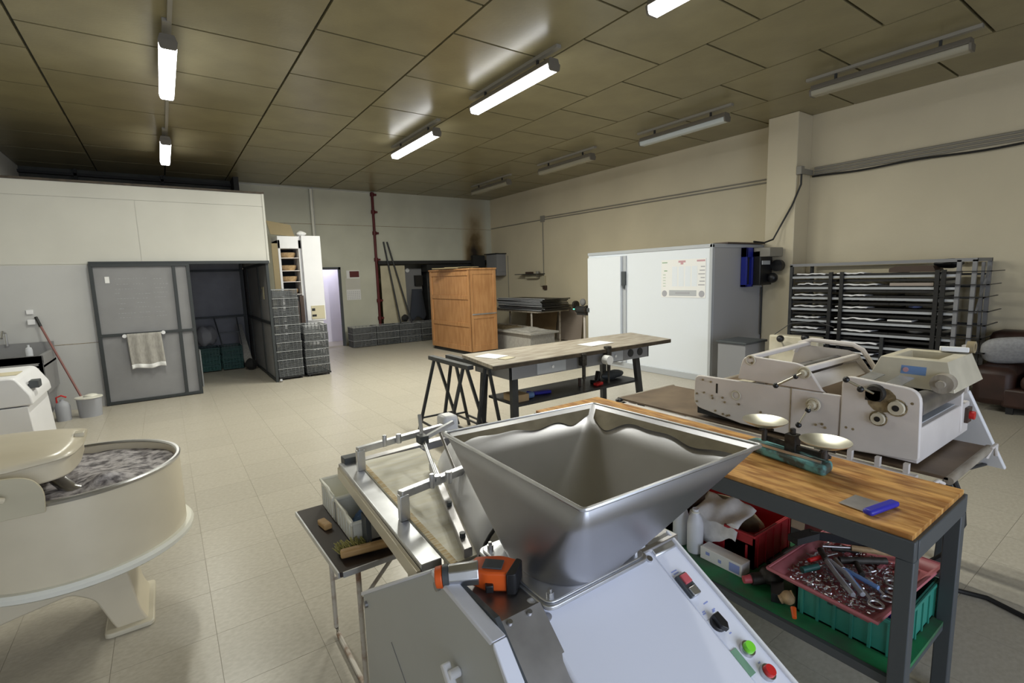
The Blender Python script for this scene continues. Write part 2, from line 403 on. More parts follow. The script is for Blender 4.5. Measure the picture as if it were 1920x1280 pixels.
# red pipe on the back wall
t = thing('red_pipe', 'dark red vertical pipe with couplings on the back wall beside the dark opening', 'pipe', (4.79, YB-.05, .5))
P('pipe_run', MB().cyl((4.79, YB-.05, .46), (4.79, YB-.05, ZC-.02), .035), 'red_paint', t)
for z in (.62, 1.1, 2.2, 2.9, 3.45, 3.9): P('coupling', MB().cyl((4.79, YB-.05, z), (4.79, YB-.05, z+.09), .055).box(4.79, YB-.08, z+.02, 4.90, YB-.02, z+.07), 'red_paint', t)
one('drop_pipe', MB().cyl((3.23, YB-.06, 2.55), (3.23, YB-.06, ZC-.05), .035).cyl((3.23, YB-.06, 3.45), (3.23, YB-.06, 3.52), .042), 'plastic_white', 'white vertical pipe coming down the back wall behind the tall white cabinet', 'pipe')
# conduits on the right wall
def conduit(name, label, pts, r, grp=None, m='pipe_grey'):
    return one(name, MB().tube(pts, r, 8), m, label, 'pipe', grp)
conduit('conduit', 'upper of the twin grey conduits on the cream wall beyond the column', [(XR-.02, 4.36, 3.185), (XR-.02, 10.6, 3.225)], .012)
conduit('conduit', 'lower of the twin grey conduits, running on to the far corner', [(XR-.02, 4.36, 3.13), (XR-.02, 10.6, 3.17), (XR-.02, 13.15, 3.16)], .012)
conduit('conduit', 'thin grey conduit dropping from a junction box down to the small wall shelf', [(XR-.02, 10.6, 3.1), (XR-.02, 10.6, 1.46)], .012)
one('junction_box', MB().box(XR-.05, 10.53, 3.11, XR-.002, 10.67, 3.27), 'pipe_grey', 'small grey junction box where the conduit drops down the far cream wall', 'box', bevel=.005)
conduit('conduit', 'highest of three grey pipes running along the near cream wall', [(XR-.03, 3.8, 3.22), (XR-.03, -1.5, 3.22)], .016)
conduit('conduit', 'middle of three grey pipes running along the near cream wall', [(XR-.03, 3.8, 3.175), (XR-.03, -1.5, 3.175)], .014)
conduit('conduit', 'lowest of three grey pipes running along the near cream wall', [(XR-.03, 3.8, 3.13), (XR-.03, -1.5, 3.13)], .016)
def sag(p, q, n, s, f=1):
    p = Vector(p); q = Vector(q); return [p.lerp(q, i/n)+Vector((0, 0, -s*math.sin(math.pi*f*i/n)**2)) for i in range(n+1)]
one('power_cable', MB().tube(sag((XR-.05, 3.82, 3.10), (XR-.05, -1.5, 3.07), 40, .022, 4), .015), 'cable', 'black cable sagging below the grey pipes on the near cream wall', 'cable')
one('junction_box', MB().box(8.06, 3.79, 3.10, 8.16, 3.868, 3.22).box(8.16, 3.82, 3.12, 8.5, 3.85, 3.2), 'pipe_grey', 'small grey box on the corner of the column where the pipes start', 'box', bevel=.005)
one('drop_cable', MB().tube([(8.09, 3.80, 3.1), (8.09, 3.8, 2.95), (8.05, 3.9, 2.65), (8.02, 4.05, 2.35), (7.95, 4.12, 2.15), (7.8, 4.18, 2.1), (7.62, 4.25, 2.12)], .014), 'cable', 'dark cable curving from the column box down to the blue cooling unit', 'cable')
conduit('conduit', 'dark thin pipe going down the cold room side below the blue unit', [(8.02, 4.31, 1.4), (8.02, 4.31, .62)], .014, m='dark_steel')
# ================================================================= LAMPS
def lamp(x, ya, yb, lit, label, zt=3.865, dm=None, pw=1):
    x *= 1.03; ya *= 1.03; yb *= 1.03; yc = (ya+yb)/2; L = yb-ya
    t = thing('fluorescent_lamp', label, 'ceiling lamp', (x, yc, zt), local=True)
    P('housing', MB().prism(rpoly([(-.075, .0), (.075, .0), (.055, .06), (-.055, .06)], .008), 'y', -L/2, L/2), 'lamp_body', t)
    P('diffuser', MB().prism(rpoly([(-.075, 0), (-.06, -.065), (.06, -.065), (.075, 0)], .02), 'y', -L/2+.01, L/2-.01), dm or ('lamp_glow' if lit else 'lamp_off'), t)
    for s in (-1, 1):
        P('end_cap', MB().prism(rpoly([(-.078, .01), (-.062, -.068), (.062, -.068), (.078, .01)], .02), 'y', s*(L/2-.01), s*(L/2+.012)), 'lamp_body', t)
        P('hanger', MB().box(-.012, s*L*.33-.012, .06, .012, s*L*.33+.012, ZC-zt), 'dark_steel', t)
    P('conduit_run', MB().box(-.03, -L*.55, ZC-zt-.035, .03, L*.55, ZC-zt-.001), 'pipe_grey', t)
    if lit:
        area('lamp_light', (0, 0, -.075), (0, 0, 0), .12, L-.1, LAMP*pw, (1.0, .99, .86), t)
    return t
lamp(.25, 5.43, 6.88, 1, 'lit fluorescent lamp near the top left, bright and nearest of the left pair', pw=.85)
lamp(.25, 9.0, 10.5, 1, 'small lit fluorescent lamp above the white partition, farthest on the left', pw=.55)
lamp(3.45, 4.06, 5.62, 1, 'lit fluorescent lamp in the middle row, second from the camera', pw=1.15)
lamp(3.47, 6.72, 8.3, 1, 'lit fluorescent lamp in the middle row, farthest from the camera', pw=2.1)
lamp(3.45, 1.35, 2.83, 1, 'lit fluorescent lamp cut off by the top edge, nearest in the middle row', pw=.55)
lamp(6.68, 1.6, 3.05, 0, 'unlit lamp near the top right corner, nearest of the switched off row')
lamp(6.65, 4.15, 5.65, 0, 'unlit lamp with a pale shine, just left of the column top', dm='lamp_off_pale')
lamp(6.6, 6.74, 8.25, 0, 'unlit dusty lamp, third from the camera in the switched off row')
lamp(6.6, 9.4, 10.95, 0, 'unlit lamp near the far right ceiling corner, smallest in the picture')
one('ceiling_conduit', MB().box(.265, 2.0, ZC-.03, .30, 11.3, ZC-.002), 'pipe_grey', 'grey conduit on the ceiling joining the two left lamps', 'pipe')
# ================================================================= DOUGH DIVIDER (foreground machine)
D = thing('dough_divider', 'white dough divider machine with a big steel hopper in the foreground', 'machine', (.85, 1.15, 0))
side = [(1.74, .08), (1.74, .545), (1.10, .955), (.81, .936), (.745, .87), (.56, .45), (.56, .08)]
P('side_panel', MB().prism(rpoly(side, [0, .02, .03, .03, .03, .02, 0]), 'x', .500, .512), 'shaded_paint', D, bevel=.002)
# flange following the front/top edge, light on it put into a whiter colour
fl = MB()
for (a, b) in zip(side[1:5], side[2:6]):
    da = Vector((b[0]-a[0], b[1]-a[1])).normalized(); n = Vector((da.y, -da.x))*-.0
    fl.add([( .492, a[0], a[1]+.003), (.528, a[0], a[1]+.003), (.528, b[0], b[1]+.003), (.492, b[0], b[1]+.003), (.492, a[0], a[1]-.012), (.528, a[0], a[1]-.012), (.528, b[0]+.012, b[1]-.012), (.492, b[0]+.012, b[1]-.012)],
           [(0,1,2,3),(7,6,5,4),(0,3,7,4),(1,5,6,2),(0,4,5,1),(3,2,6,7)])
P('panel_flange', fl, 'white_hood', D, bevel=.003)
h = MB().bar((.475, 1.01, .765), (.475, .76, .475), .022, .022).cyl((.5, .98, .752), (.47, .98, .752), .012).cyl((.5, .79, .52), (.47, .79, .52), .012)
P('panel_handle', h, 'white_paint', D, bevel=.004)
P('side_vent', MB().bar((.4995, 1.46, .52), (.4995, 1.28, .40), .002, .005), 'stone_grey', D)
for y, z in ((1.075, .925), (.775, .79), (1.70, .52)): P('panel_bolt', MB().cyl((.502, y, z), (.490, y, z), .012), 'steel_dull', D)
P('steel_back_cover', MB().prism([(1.72, .50), (1.72, .535), (1.10, .935), (1.10, .90)], 'x', .53, 1.16), 'steel_dull', D)
P('body', MB().prism([(1.66, .08), (1.66, .5), (1.10, .87), (.90, .87), (.60, .60), (.60, .08)], 'x', .53, 1.15), 'white_paint', D)
P('steel_top_plate', MB().prism([(1.10, .905), (1.10, .925), (.86, .925), (.86, .905)], 'x', .532, 1.18), 'steel_dull', D, bevel=.002)
P('steel_front_strip', MB().prism([(.862, .924), (.60, .69), (.56, .40), (.545, .40), (.585, .70), (.855, .938)][::-1], 'x', .532, .655), 'steel_dull', D, bevel=.001)
P('strip_lip', MB().prism([(1.10, .93), (.86, .94), (.59, .705), (.575, .70), (.855, .952), (1.10, .944)], 'x', .528, .54), 'dark_frame', D)
for y in (.845, ):
    for x in (.56, .615): P('rivet', MB().cyl((x, y, .930), (x, y-.003, .938), .006), 'steel', D)
def slope(y, o=0): return .905+.6*(y-.87)+o
hood = rpoly([(.90, slope(.90, .0)), (.885, slope(.885, .018)), (.40, slope(.40, .018)), (.40, slope(.40)-.03), (.90, .86)], [.0, .01, 0, 0, 0])
P('white_hood', MB().prism(hood, 'x', .640, 1.058), 'white_hood', D, bevel=.008)
for x, y in ((.662, .838), (1.03, .845), (.66, .62), (.66, .50)): P('hood_screw', MB().cyl((x, y, slope(y, .016)), (x, y-.004, slope(y, .024)), .009), 'steel_dull' if y < .84 else 'steel', D)
strip = [(.875, slope(.875)+.012), (.40, slope(.40, .012)), (.40, slope(.40)-.05), (.875, .85)]
P('control_panel', MB().prism(strip, 'x', 1.060, 1.156), 'white_hood', D, bevel=.003)
P('control_panel_rim', MB().prism([(.885, slope(.885, .022)), (.40, slope(.40, .022)), (.40, slope(.40)-.06), (.885, .84)], 'x', 1.154, 1.166), 'white_paint', D, bevel=.004)
P('control_panel_trim', MB().prism([(.885, slope(.885, .018)), (.845, slope(.845, .018)), (.845, slope(.845)), (.885, slope(.885))], 'x', 1.062, 1.154), 'alu', D, bevel=.004)
def on(x, y, o=0.012): return (x, y, slope(y, o))
nS = Vector((0, -.6, 1)).normalized(); tS = Vector((0, -1, -.6)).normalized()
def slab(mb, x, y, w_, l_, h_, o=.012):
    c = Vector(on(x, y, o)); X = Vector((1, 0, 0)); vs = []
    for hh in (0, h_):
        for sx, sy in ((-1,-1),(1,-1),(1,1),(-1,1)): vs.append(c+X*sx*w_/2+tS*sy*l_/2+nS*hh)
    return mb.add(vs, [(3,2,1,0),(4,5,6,7),(0,1,5,4),(1,2,6,5),(2,3,7,6),(3,0,4,7)])
P('on_off_switch', slab(MB(), 1.084, .760, .040, .062, .012), 'dark_frame', D, bevel=.002)
P('stop_key', slab(MB(), 1.087, .772, .026, .026, .018), 'pink', D, bevel=.002)
P('start_key', slab(MB(), 1.083, .742, .026, .024, .018), 'alu', D, bevel=.002)
kc = Vector(on(1.083, .667)); 
P('selector_knob', MB().cyl(kc, kc+nS*.010, .021, .020, 20).add([kc+nS*hh+Vector((1,0,0))*a*.02+tS*b for hh in (.008, .024) for a, b in ((-.5, -.020), (.5, -.020), (.62, .012), (0, .026), (-.62, .012))], [(4,3,2,1,0),(5,6,7,8,9),(0,1,6,5),(1,2,7,6),(2,3,8,7),(3,4,9,8),(4,0,5,9)]), 'black', D, bevel=.002)
for nm, x, y, m in (('green_button', 1.105, .600, 'green_btn'), ('red_button', 1.107, .549, 'red')):
    c = Vector(on(x, y)); b = P('button_ring', MB().cyl(c, c+nS*.012, .019, .018, 20), 'steel', D)
    P(nm, MB().cyl(c+nS*.010, c+nS*.022, .0145, .013, 20), m, b)
P('display_window', slab(MB(), 1.048+.02, .588, .022, .062, .003), 'green_lcd', D)
ink = MB()
for x, y, l_ in ((1.082, .800, .022), (1.084, .794, .020), (1.100, .712, .018), (1.107, .693, .012), (1.103, .690, .010), (1.073, .700, .010), (1.071, .696, .012), (1.112, .570, .008), (1.1, .640, .008)): slab(ink, x, y, l_, .003, .0006)
P('panel_lettering', ink, 'ink_blue', D)['kind'] = 'stuff'
P('scale_line', slab(MB(), 1.072, .683, .02, .001, .0006), 'ink_grey', D)
P('foot_frame', MB().box(.54, .62, 0, .60, .68, .1).box(1.08, .62, 0, 1.14, .68, .1).box(.54, 1.58, 0, .60, 1.64, .1).box(1.08, 1.58, 0, 1.14, 1.64, .1), 'dark_steel', D)
# hopper: square funnel, rounded towards its round outlet
hc = (1.015, 1.045)
def ring(cx, cy, hx, hy, r, z, n=8):
    out = []
    for k, (sx, sy) in enumerate(((1,1),(-1,1),(-1,-1),(1,-1))):
        a0 = k*math.pi/2
        for i in range(n+1):
            a = a0+math.pi/2*i/n; out.append(Vector((cx+sx*(hx-r)+r*math.cos(a), cy+sy*(hy-r)+r*math.sin(a), z)))
    return out
rc = [Vector(p) for p in ((1.322, 1.355), (.705, 1.405), (.691, .740), (1.349, .714))]
def rim_ring(z, off=0, r=.012, n=8):
    """ring following the four true rim corners"""
    cx = sum(p.x for p in rc)/4; cy = sum(p.y for p in rc)/4; out = []
    for k, p in enumerate(rc):
        sx = 1 if p.x > cx else -1; sy = 1 if p.y > cy else -1; a0 = k*math.pi/2
        for i in range(n+1):
            a = a0+math.pi/2*i/n; out.append(Vector((p.x+sx*(off-r)+r*math.cos(a), p.y+sy*(off-r)+r*math.sin(a), z)))
    return out
b0 = ring(.845, .985, .150, .148, .125, .935); N = len(b0)
hv = []; top = rim_ring(1.2)
levels = [(1.2, 0), (1.12, .34), (1.05, .60), (1.0, .78), (.965, .90), (.945, .97), (.935, 1.0)]
for z, t_ in levels:
    f = (1.2-z)/(1.2-.935)
    g = f*.97+.03*f*f
    rr = [top[i].lerp(b0[i], g) for i in range(N)]
    # square sections above become rounder lower down
    cx = sum(p.x for p in rr)/N; cy = sum(p.y for p in rr)/N
    hv.append([Vector((p.x, p.y, z)) for p in rr])
hm = MB(); hm.add([p for r_ in hv for p in r_], [(j*N+i, j*N+(i+1)%N, (j+1)*N+(i+1)%N, (j+1)*N+i) for j in range(len(hv)-1) for i in range(N)])
hop = P('hopper', hm, 'steel_hopper', D, solid=.004)
def wall_pt(ca, cb, ba, bb, u, z):
    f_ = (1.2-z)/(1.2-.935); return Vector(ca).lerp(Vector(cb), u).lerp(Vector(ba).lerp(Vector(bb), u), f_)
BF = [(.995, 1.133), (.695, 1.133), (.695, .837), (.995, .837)]
for (ka, kb, sd) in ((0, 1, 1), (0, 3, 4)):
    ca, cb = (rc[ka].x, rc[ka].y), (rc[kb].x, rc[kb].y); ba, bb = BF[ka], BF[kb]
    inn = Vector((0, -.004, .002)) if kb == 1 else Vector((-.004, 0, .002))
    def film(u, v, ca=ca, cb=cb, ba=ba, bb=bb, inn=inn, sd=sd):
        u2 = .03+.94*u; low = 1.168+.006*math.sin(9*u+sd)+.003*math.sin(21*u+2*sd)-.020*math.exp(-((u-.12)/.1)**2); z = 1.188+(low-1.188)*v
        p = wall_pt(ca, cb, ba, bb, u2, z); return Vector((p.x, p.y, z))+inn
    P('residue_film', MB().grid(film, 40, 3), 'residue', hop)
P('hopper_rim', MB().tube([*(rim_ring(1.2, .004, .012, 3)), rim_ring(1.2, .004, .012, 3)[0]], .0055, 8), 'alu', hop)
P('hopper_base_plate', MB().prism(rpoly([(.655, .825), (1.015, .825), (1.015, 1.15), (.655, 1.15)], .03), 'z', .922, .934), 'alu', D, bevel=.003)
P('base_plate_lip', MB().prism(rpoly([(.662, .832), (1.008, .832), (1.008, 1.143), (.662, 1.143)], .03), 'z', .934, .940), 'alu', D, bevel=.004)
for x, y in ((.685, .855), (.985, .855), (.685, 1.12)): P('clamp_screw', MB().cyl((x, y, .940), (x, y, .950), .009, n=8).cyl((x, y, .950), (x, y, .958), .005), 'steel', D)
# outfeed table of the divider
for nm, x in (('left_rail', .585), ('right_rail', 1.21)):
    P(nm, MB().add([(x-.035, 1.30, .78), (x+.035, 1.30, .78), (x+.035+.05, 2.30, .78), (x-.035+.05, 2.30, .78), (x-.035, 1.30, .85), (x+.035, 1.30, .85), (x+.085, 2.30, .85), (x+.015, 2.30, .85)],
      [(3,2,1,0),(4,5,6,7),(0,1,5,4),(1,2,6,5),(2,3,7,6),(3,0,4,7)]), 'alu', D, bevel=.003)
P('belt_surface', MB().add([(.625, 1.25, .835), (.93, 1.25, .835), (.99, 2.27, .835), (.675, 2.27, .835), (.625, 1.25, .848), (.93, 1.25, .848), (.99, 2.27, .848), (.675, 2.27, .848)], [(3,2,1,0),(4,5,6,7),(0,1,5,4),(1,2,6,5),(2,3,7,6),(3,0,4,7)]), 'belt_cloth', D)
P('belt_edge_crust', MB().add([(.625, 1.25, .8485), (.648, 1.25, .8485), (.698, 2.25, .8485), (.678, 2.25, .8485), (.625, 1.25, .850), (.645, 1.25, .850), (.695, 2.25, .850), (.678, 2.25, .850)], [(3,2,1,0),(4,5,6,7),(0,1,5,4),(1,2,6,5),(2,3,7,6),(3,0,4,7)]), 'belt_stain', D)
P('side_guard', MB().add([(.535, 1.30, .785), (.548, 1.30, .785), (.60, 2.30, .785), (.586, 2.30, .785), (.535, 1.30, .835), (.548, 1.30, .835), (.60, 2.30, .835), (.586, 2.30, .835)], [(3,2,1,0),(4,5,6,7),(0,1,5,4),(1,2,6,5),(2,3,7,6),(3,0,4,7)]), 'cream_enamel', D)
P('rail_end_bar', MB().bar((.60, 2.30, .825), (1.27, 2.36, .825), .05, .04), 'steel_dull', D, bevel=.003)
P('hinge_block', MB().box(.615, 2.28, .82, .70, 2.34, .875), 'dark_frame', D, bevel=.004)
# two bent cross brackets
def bracket(xa, ya, xb, yb):
    m = MB().bar((xa, ya, .85), (xa, ya, .945), .035, .03); m.bar((xa-.012, ya, .945), (xb, yb, .935), .03, .028)
    m.cyl((xa+.12, ya+.012, .93), (xa+.12, ya+.012, .985), .011, n=8).cyl((xa+.19, ya+.015, .93), (xa+.19, ya+.015, .975), .014, n=8)
    return m
P('cross_bracket', bracket(.655, 2.16, 1.12, 2.26), 'alu', D, bevel=.003)
P('cross_bracket', bracket(.625, 1.60, 1.00, 1.70), 'alu', D, bevel=.003)
P('link_rod', MB().cyl((.775, 1.63, .95), (.86, 1.93, 1.01), .0085).cyl((.775, 1.63, .945), (.775, 1.63, .965), .014), 'alu', D)
P('link_rod', MB().cyl((.86, 1.93, .97), (.88, 2.0, 1.10), .009).bar((.86, 1.93, 1.01), (1.02, 1.95, 1.05), .016, .016), 'alu', D)
P('link_knob', MB().box(.835, 1.90, .995, .875, 1.95, 1.03), 'dark_frame', D, bevel=.004)
P('link_rod', MB().cyl((.95, 1.95, 1.02), (.90, 1.70, .90), .007), 'steel_dull', D)
P('steel_strip', MB().add([(.665, 1.24, .855), (.695, 1.24, .855), (.92, 1.95, .855), (.89, 1.95, .855), (.665, 1.24, .885), (.695, 1.24, .885), (.92, 1.95, .885), (.89, 1.95, .885)], [(3,2,1,0),(4,5,6,7),(0,1,5,4),(1,2,6,5),(2,3,7,6),(3,0,4,7)]), 'steel_dull', D, bevel=.003)
for k in range(3): P('strip_bolt', MB().cyl((.70+.07*k, 1.31+.22*k, .885), (.70+.07*k, 1.31+.22*k, .90), .010, n=8), 'dark_frame', D)
def drum(u, v):
    y = 1.22+v*.78; x0_ = .70+.25*v; a = math.pi*(.97-.5*u); return Vector((x0_+.19+.19*math.cos(a), y, .80+.17*math.sin(a)))
P('drum_cover', MB().grid(drum, 12, 6), 'white_paint', D, solid=.004)
P('drum_seam', MB().grid(lambda u, v: Vector((.79+.25*v+.004*u, 1.22+v*.78, .9615)), 1, 6), 'steel_dull', D, solid=.003)
P('drum_end_ring', MB().tube([(.70+.19+.195*math.cos(a), 1.215, .80+.175*math.sin(a)) for a in [math.pi*(.97-.5*k/10) for k in range(11)]], .006, 8), 'black', D)
P('white_end_box', MB().box(1.13, 2.26, .86, 1.22, 2.36, .98), 'white_paint', D, bevel=.02)
P('outfeed_leg', MB().box(1.2, 2.25, 0, 1.24, 2.29, .79), 'alu', D)
P('cradle_bracket', MB().box(.585, 1.92, .62, .605, 1.98, .74), 'dark_frame', D)
# orange and silver hand tool lying on the steel plate
G = thing('hand_tool', 'orange and silver hand tool with a black end lying beside the steel hopper', 'tool', (.57, 1.0, .93))
ax = Vector((.52, 1.055, .965)), Vector((.585, 1.015, .972))
P('nozzle', MB().cyl((.487, 1.062, .958), (.503, 1.052, .960), .026, .028, 10), 'orange', G, bevel=.003)
P('nozzle_ring', MB().cyl((.503, 1.052, .960), (.515, 1.045, .961), .029, .029, 10), 'dark_frame', G)
P('barrel', MB().cyl((.514, 1.046, .961), (.580, 1.008, .964), .028, .030, 8), 'alu', G, bevel=.003)
bd = MB().prism(rpoly([(-.05, -.028), (.005, -.05), (.075, -.042), (.085, .03), (.03, .045), (-.045, .028)], .012), 'z', 0, .055)
rot = Matrix.Rotation(math.radians(-46), 4, 'Z') @ Matrix.Scale(.90, 4); TL = Vector((.606, 1.005, .932)); bd.v = [rot @ v + TL for v in bd.v]
P('casing', bd, 'orange', G, bevel=.006)
bp_ = MB().box(-.01, -.03, .055, .045, .012, .060); bp_.v = [rot @ v + TL for v in bp_.v]
P('casing_inlay', bp_, 'dark_frame', G, bevel=.001)
be = MB().prism(rpoly([(.060, -.052), (.088, -.046), (.094, .028), (.075, .035)], .008), 'z', -.004, .056); be.v = [rot @ v + TL for v in be.v]
P('battery_end', be, 'black', G, bevel=.004)
P('trigger', MB().obox((.585, .968, .945), (.02, .03, .02), -.5), 'black', G, bevel=.003)
# ================================================================= SMALL TABLE with baskets
t = thing('small_table', 'small low table with a dark brown top and white rusty tube legs', 'table', (.7, 2.15, 0))
P('tabletop', MB().prism(rpoly([(.445, 1.83), (.96, 1.83), (.96, 2.48), (.425, 2.48)], .01), 'z', .578, .598), 'brown_top', t)
P('edge_band', MB().bar((.455, 1.825, .588), (.96, 1.825, .588), .006, .022).bar((.441, 1.83, .588), (.421, 2.48, .588), .006, .022), 'alu', t)
for x in (.53, .92):
    P('leg', MB().tube([(x, 2.33, .57), (x, 2.33, .03), (x, 2.30, .012), (x, 1.92, .012), (x, 1.89, .03), (x, 1.89, .57)], .011), 'rust_tube', t)
P('brace', MB().cyl((.53, 2.33, .28), (.92, 2.33, .28), .009).cyl((.53, 1.89, .40), (.70, 1.89, .575), .008), 'rust_tube', t)
def basket(xa, ya, xb, yb, z, h, label, grp):
    t = thing('plastic_basket', label, 'basket', ((xa+xb)/2, (ya+yb)/2, z), group=grp)
    P('basket_wall', MB().box(xa+.01, ya+.01, z, xb-.01, yb-.01, z+.005).box(xa, ya, z, xa+.006, yb, z+h).box(xb-.006, ya, z, xb, yb, z+h).box(xa, ya, z, xb, ya+.006, z+h*.8).box(xa, yb-.006, z, xb, yb, z+h), 'plastic_white', t, bevel=.004)
    P('basket_rim', MB().tube([(xa, ya, z+h*.85), (xa, ya+.05, z+h*.85), (xa, ya+.09, z+h), (xa, yb, z+h), (xb, yb, z+h), (xb, ya+.09, z+h), (xb, ya+.05, z+h*.85), (xb, ya, z+h*.85), (xa, ya, z+h*.85)], .009), 'plastic_white', t)
    for k in range(1, 6): P('rib', MB().box(xa-.004, ya+(yb-ya)*k/6-.004, z+.01, xa, ya+(yb-ya)*k/6+.004, z+h*.85), 'plastic_white', t)
    return t
basket(.545, 2.245, .80, 2.47, .60, .13, 'white plastic basket at the far end of the small brown table', None)
basket(.548, 1.99, .82, 2.235, .60, .11, 'white plastic basket holding a pale blue cloth, nearer on the small brown table', None)
def cloth(cx, cy, z, sx, sy, h, seed=0):
    rd = random.Random(seed); ph = [rd.uniform(0, 6.28) for _ in range(6)]
    def fn(u, v):
        e = max(0, min(1, 6*min(u, 1-u, v, 1-v)+.02)); w_ = .6+.25*math.sin(9*u+ph[0]+3*math.sin(5*v+ph[1]))+.2*math.sin(13*v+ph[2]+2*u)
        return Vector((cx+(u-.5)*sx*(1+.12*math.sin(7*v+ph[3])), cy+(v-.5)*sy*(1+.12*math.sin(6*u+ph[4])), z+h*e*max(.15, w_)))
    return MB().grid(fn, 14, 14)
one('folded_cloth', cloth(.68, 2.12, .61, .18, .17, .06, 3), 'blue_pale', 'crumpled pale blue cloth in the nearer white basket', 'cloth', solid=.003)
one('wood_block', MB().obox((.495, 2.235, .612), (.035, .085, .026), .15), 'wood_light', 'small orange wooden block on the small table beside the baskets', 'block', bevel=.006)
t = thing('flour_brush', 'wooden flour brush with yellowish bristles at the near edge of the small table', 'brush', (.55, 1.93, .6))
P('brush_block', MB().add([Vector((.47, 1.90, .607)), Vector((.70, 1.86, .607)), Vector((.705, 1.895, .607)), Vector((.478, 1.935, .607)), Vector((.47, 1.90, .638)), Vector((.70, 1.86, .638)), Vector((.705, 1.895, .638)), Vector((.478, 1.935, .638))], [(3,2,1,0),(4,5,6,7),(0,1,5,4),(1,2,6,5),(2,3,7,6),(3,0,4,7)]), 'wood_light', t, bevel=.009)
br = MB(); rd = random.Random(2)
for k in range(150):
    a = rd.random(); x = .475+.12*a; y = 1.935-.02*a+rd.uniform(-.01, .03); p = Vector((x, y, .60+rd.uniform(.005, .035))); br.cyl(p, p+Vector((rd.uniform(-.015, .01), .045, rd.uniform(-.004, .01))), .0018, n=4)
bo = P('bristles', br, 'bristle', t)
# ================================================================= SPIRAL MIXER (left)
Mx = thing('dough_mixer', 'cream enamel dough mixer with a wide round bowl of floury dough at left', 'machine', (-.62, 3.15, 0))
bc = (-.462, 3.21, 0)
bowl = P('bowl', MB().lathe(bc, [(.42, .43), (.448, .43), (.448, .80), (.440, .805), (.430, .80), (.430, .70), (.10, .68), (.0, .68)], 64), 'cream_enamel', Mx)
P('bowl_rim', MB().lathe(bc, [(.437, .795), (.452, .795), (.455, .808), (.450, .815), (.438, .815), (.432, .808), (.437, .795)], 64), 'steel', bowl)
P('base_ring', MB().lathe(bc, [(.445, .440), (.470, .440), (.480, .425), (.478, .405), (.465, .395), (.42, .395)], 64), 'plastic_white', bowl)
def dough(u, v):
    r = .43*v; a = 2*math.pi*u; x = bc[0]+r*math.cos(a); y = bc[1]+r*math.sin(a)
    z = .768+.006*math.sin(14*x+3)*math.cos(17*y)+.003*math.sin(37*x+9*y)+.05*math.exp(-((x+.30)**2+(y-2.98)**2)/.006)+.02*math.exp(-((x+.33)**2+(y-3.05)**2)/.02)
    return Vector((x, y, z))
P('dough', MB().grid(dough, 72, 30), 'flour_dough', Mx)
# base with arched foot
P('base_casting', MB().prism(rpoly([(-1.9, .0), (-1.45, .0), (-1.38, .05), (-.72, .22), (-.50, .26), (-.42, .20), (-.36, .03), (-.34, .0), (-.215, .0), (-.25, .08), (-.285, .33), (-.29, .40), (-1.9, .40)], .03), 'y', 3.0, 3.36), 'cream_enamel', Mx, bevel=.01)
P('foot', MB().prism(rpoly([(-.40, 2.96), (-.20, 2.96), (-.20, 3.40), (-.40, 3.40)], .03), 'z', 0, .025), 'old_cream', Mx, bevel=.006)
P('head_housing', MB().prism(rpoly([(-1.5, 2.84), (-.62, 2.82), (-.43, 2.90), (-.405, 3.10), (-.42, 3.42), (-.62, 3.50), (-1.5, 3.50)], [0, .05, .08, .06, .08, .05, 0], 6), 'z', .865, .955), 'cream_enamel', Mx, bevel=.008)
def lid(u, v):
    poly = rpoly([(-1.5, 2.82), (-.62, 2.80), (-.41, 2.89), (-.385, 3.10), (-.40, 3.44), (-.62, 3.52), (-1.5, 3.52)], [0, .05, .08, .06, .08, .05, 0], 6)
    n_ = len(poly); k = u*(n_-1); i = min(int(k), n_-2); f = k-i; p = Vector(poly[i]).lerp(Vector(poly[i+1]), f); c_ = Vector((-.95, 3.16)); s_ = 1-v; q = c_.lerp(p, s_)
    return Vector((q.x, q.y, .957+.045*(1-s_**4)))
P('head_lid', MB().grid(lid, 48, 10), 'cream_enamel', Mx, solid=.006)
P('lid_clip', MB().box(-.435, 3.22, .962, -.395, 3.28, .985), 'old_cream', Mx, bevel=.004)
P('mixing_arm', MB().tube([(-.52, 3.1, .90), (-.50, 3.06, .83), (-.44, 3.0, .77), (-.38, 2.98, .745)], .03, 10), 'steel', Mx)
P('bowl_guard', MB().prism(rpoly([(-1.2, .78), (-.492, .78), (-.485, .88), (-.53, .945), (-.66, .955), (-1.2, .955)], [0, 0, .06, .06, 0, 0], 6), 'y', 2.735, 2.75), 'beige_panel', Mx, bevel=.003)
P('guard_lever', MB().tube([(-.72, 2.735, .875), (-.66, 2.70, .885), (-.625, 2.69, .89), (-.60, 2.70, .875)], .012), 'cream_enamel', Mx)
P('head_column', MB().box(-1.9, 2.85, .38, -1.0, 3.5, .95), 'cream_enamel', Mx, bevel=.03)
# ================================================================= LEFT BACK: white machine, sink, mop, bucket
t = thing('bread_slicer', 'white enamelled machine with a lidded top standing in front of the sink', 'machine', (-1.45, 6.9, 0))
P('body', MB().prism(rpoly([(-1.95, .05), (-1.06, .05), (-1.10, .66), (-1.95, .66)], .01), 'y', 6.1, 7.0), 'white_paint', t, bevel=.015)
P('lid', MB().prism(rpoly([(-1.95, .67), (-1.06, .67), (-1.07, .76), (-1.16, .93), (-1.95, .93)], [0, .02, .02, .04, 0]), 'y', 6.1, 7.0), 'white_paint', t, bevel=.015)
P('lid_latch', MB().box(-1.10, 6.25, .80, -1.03, 6.38, .87), 'dark_frame', t, bevel=.006)
P('red_knob', MB().cyl((-1.36, 6.4, .93), (-1.36, 6.4, .965), .05, .045, 16), 'red', t)
P('lid_plate', MB().box(-1.42, 6.3, .93, -1.18, 6.55, .936), 'paper_cream', t)
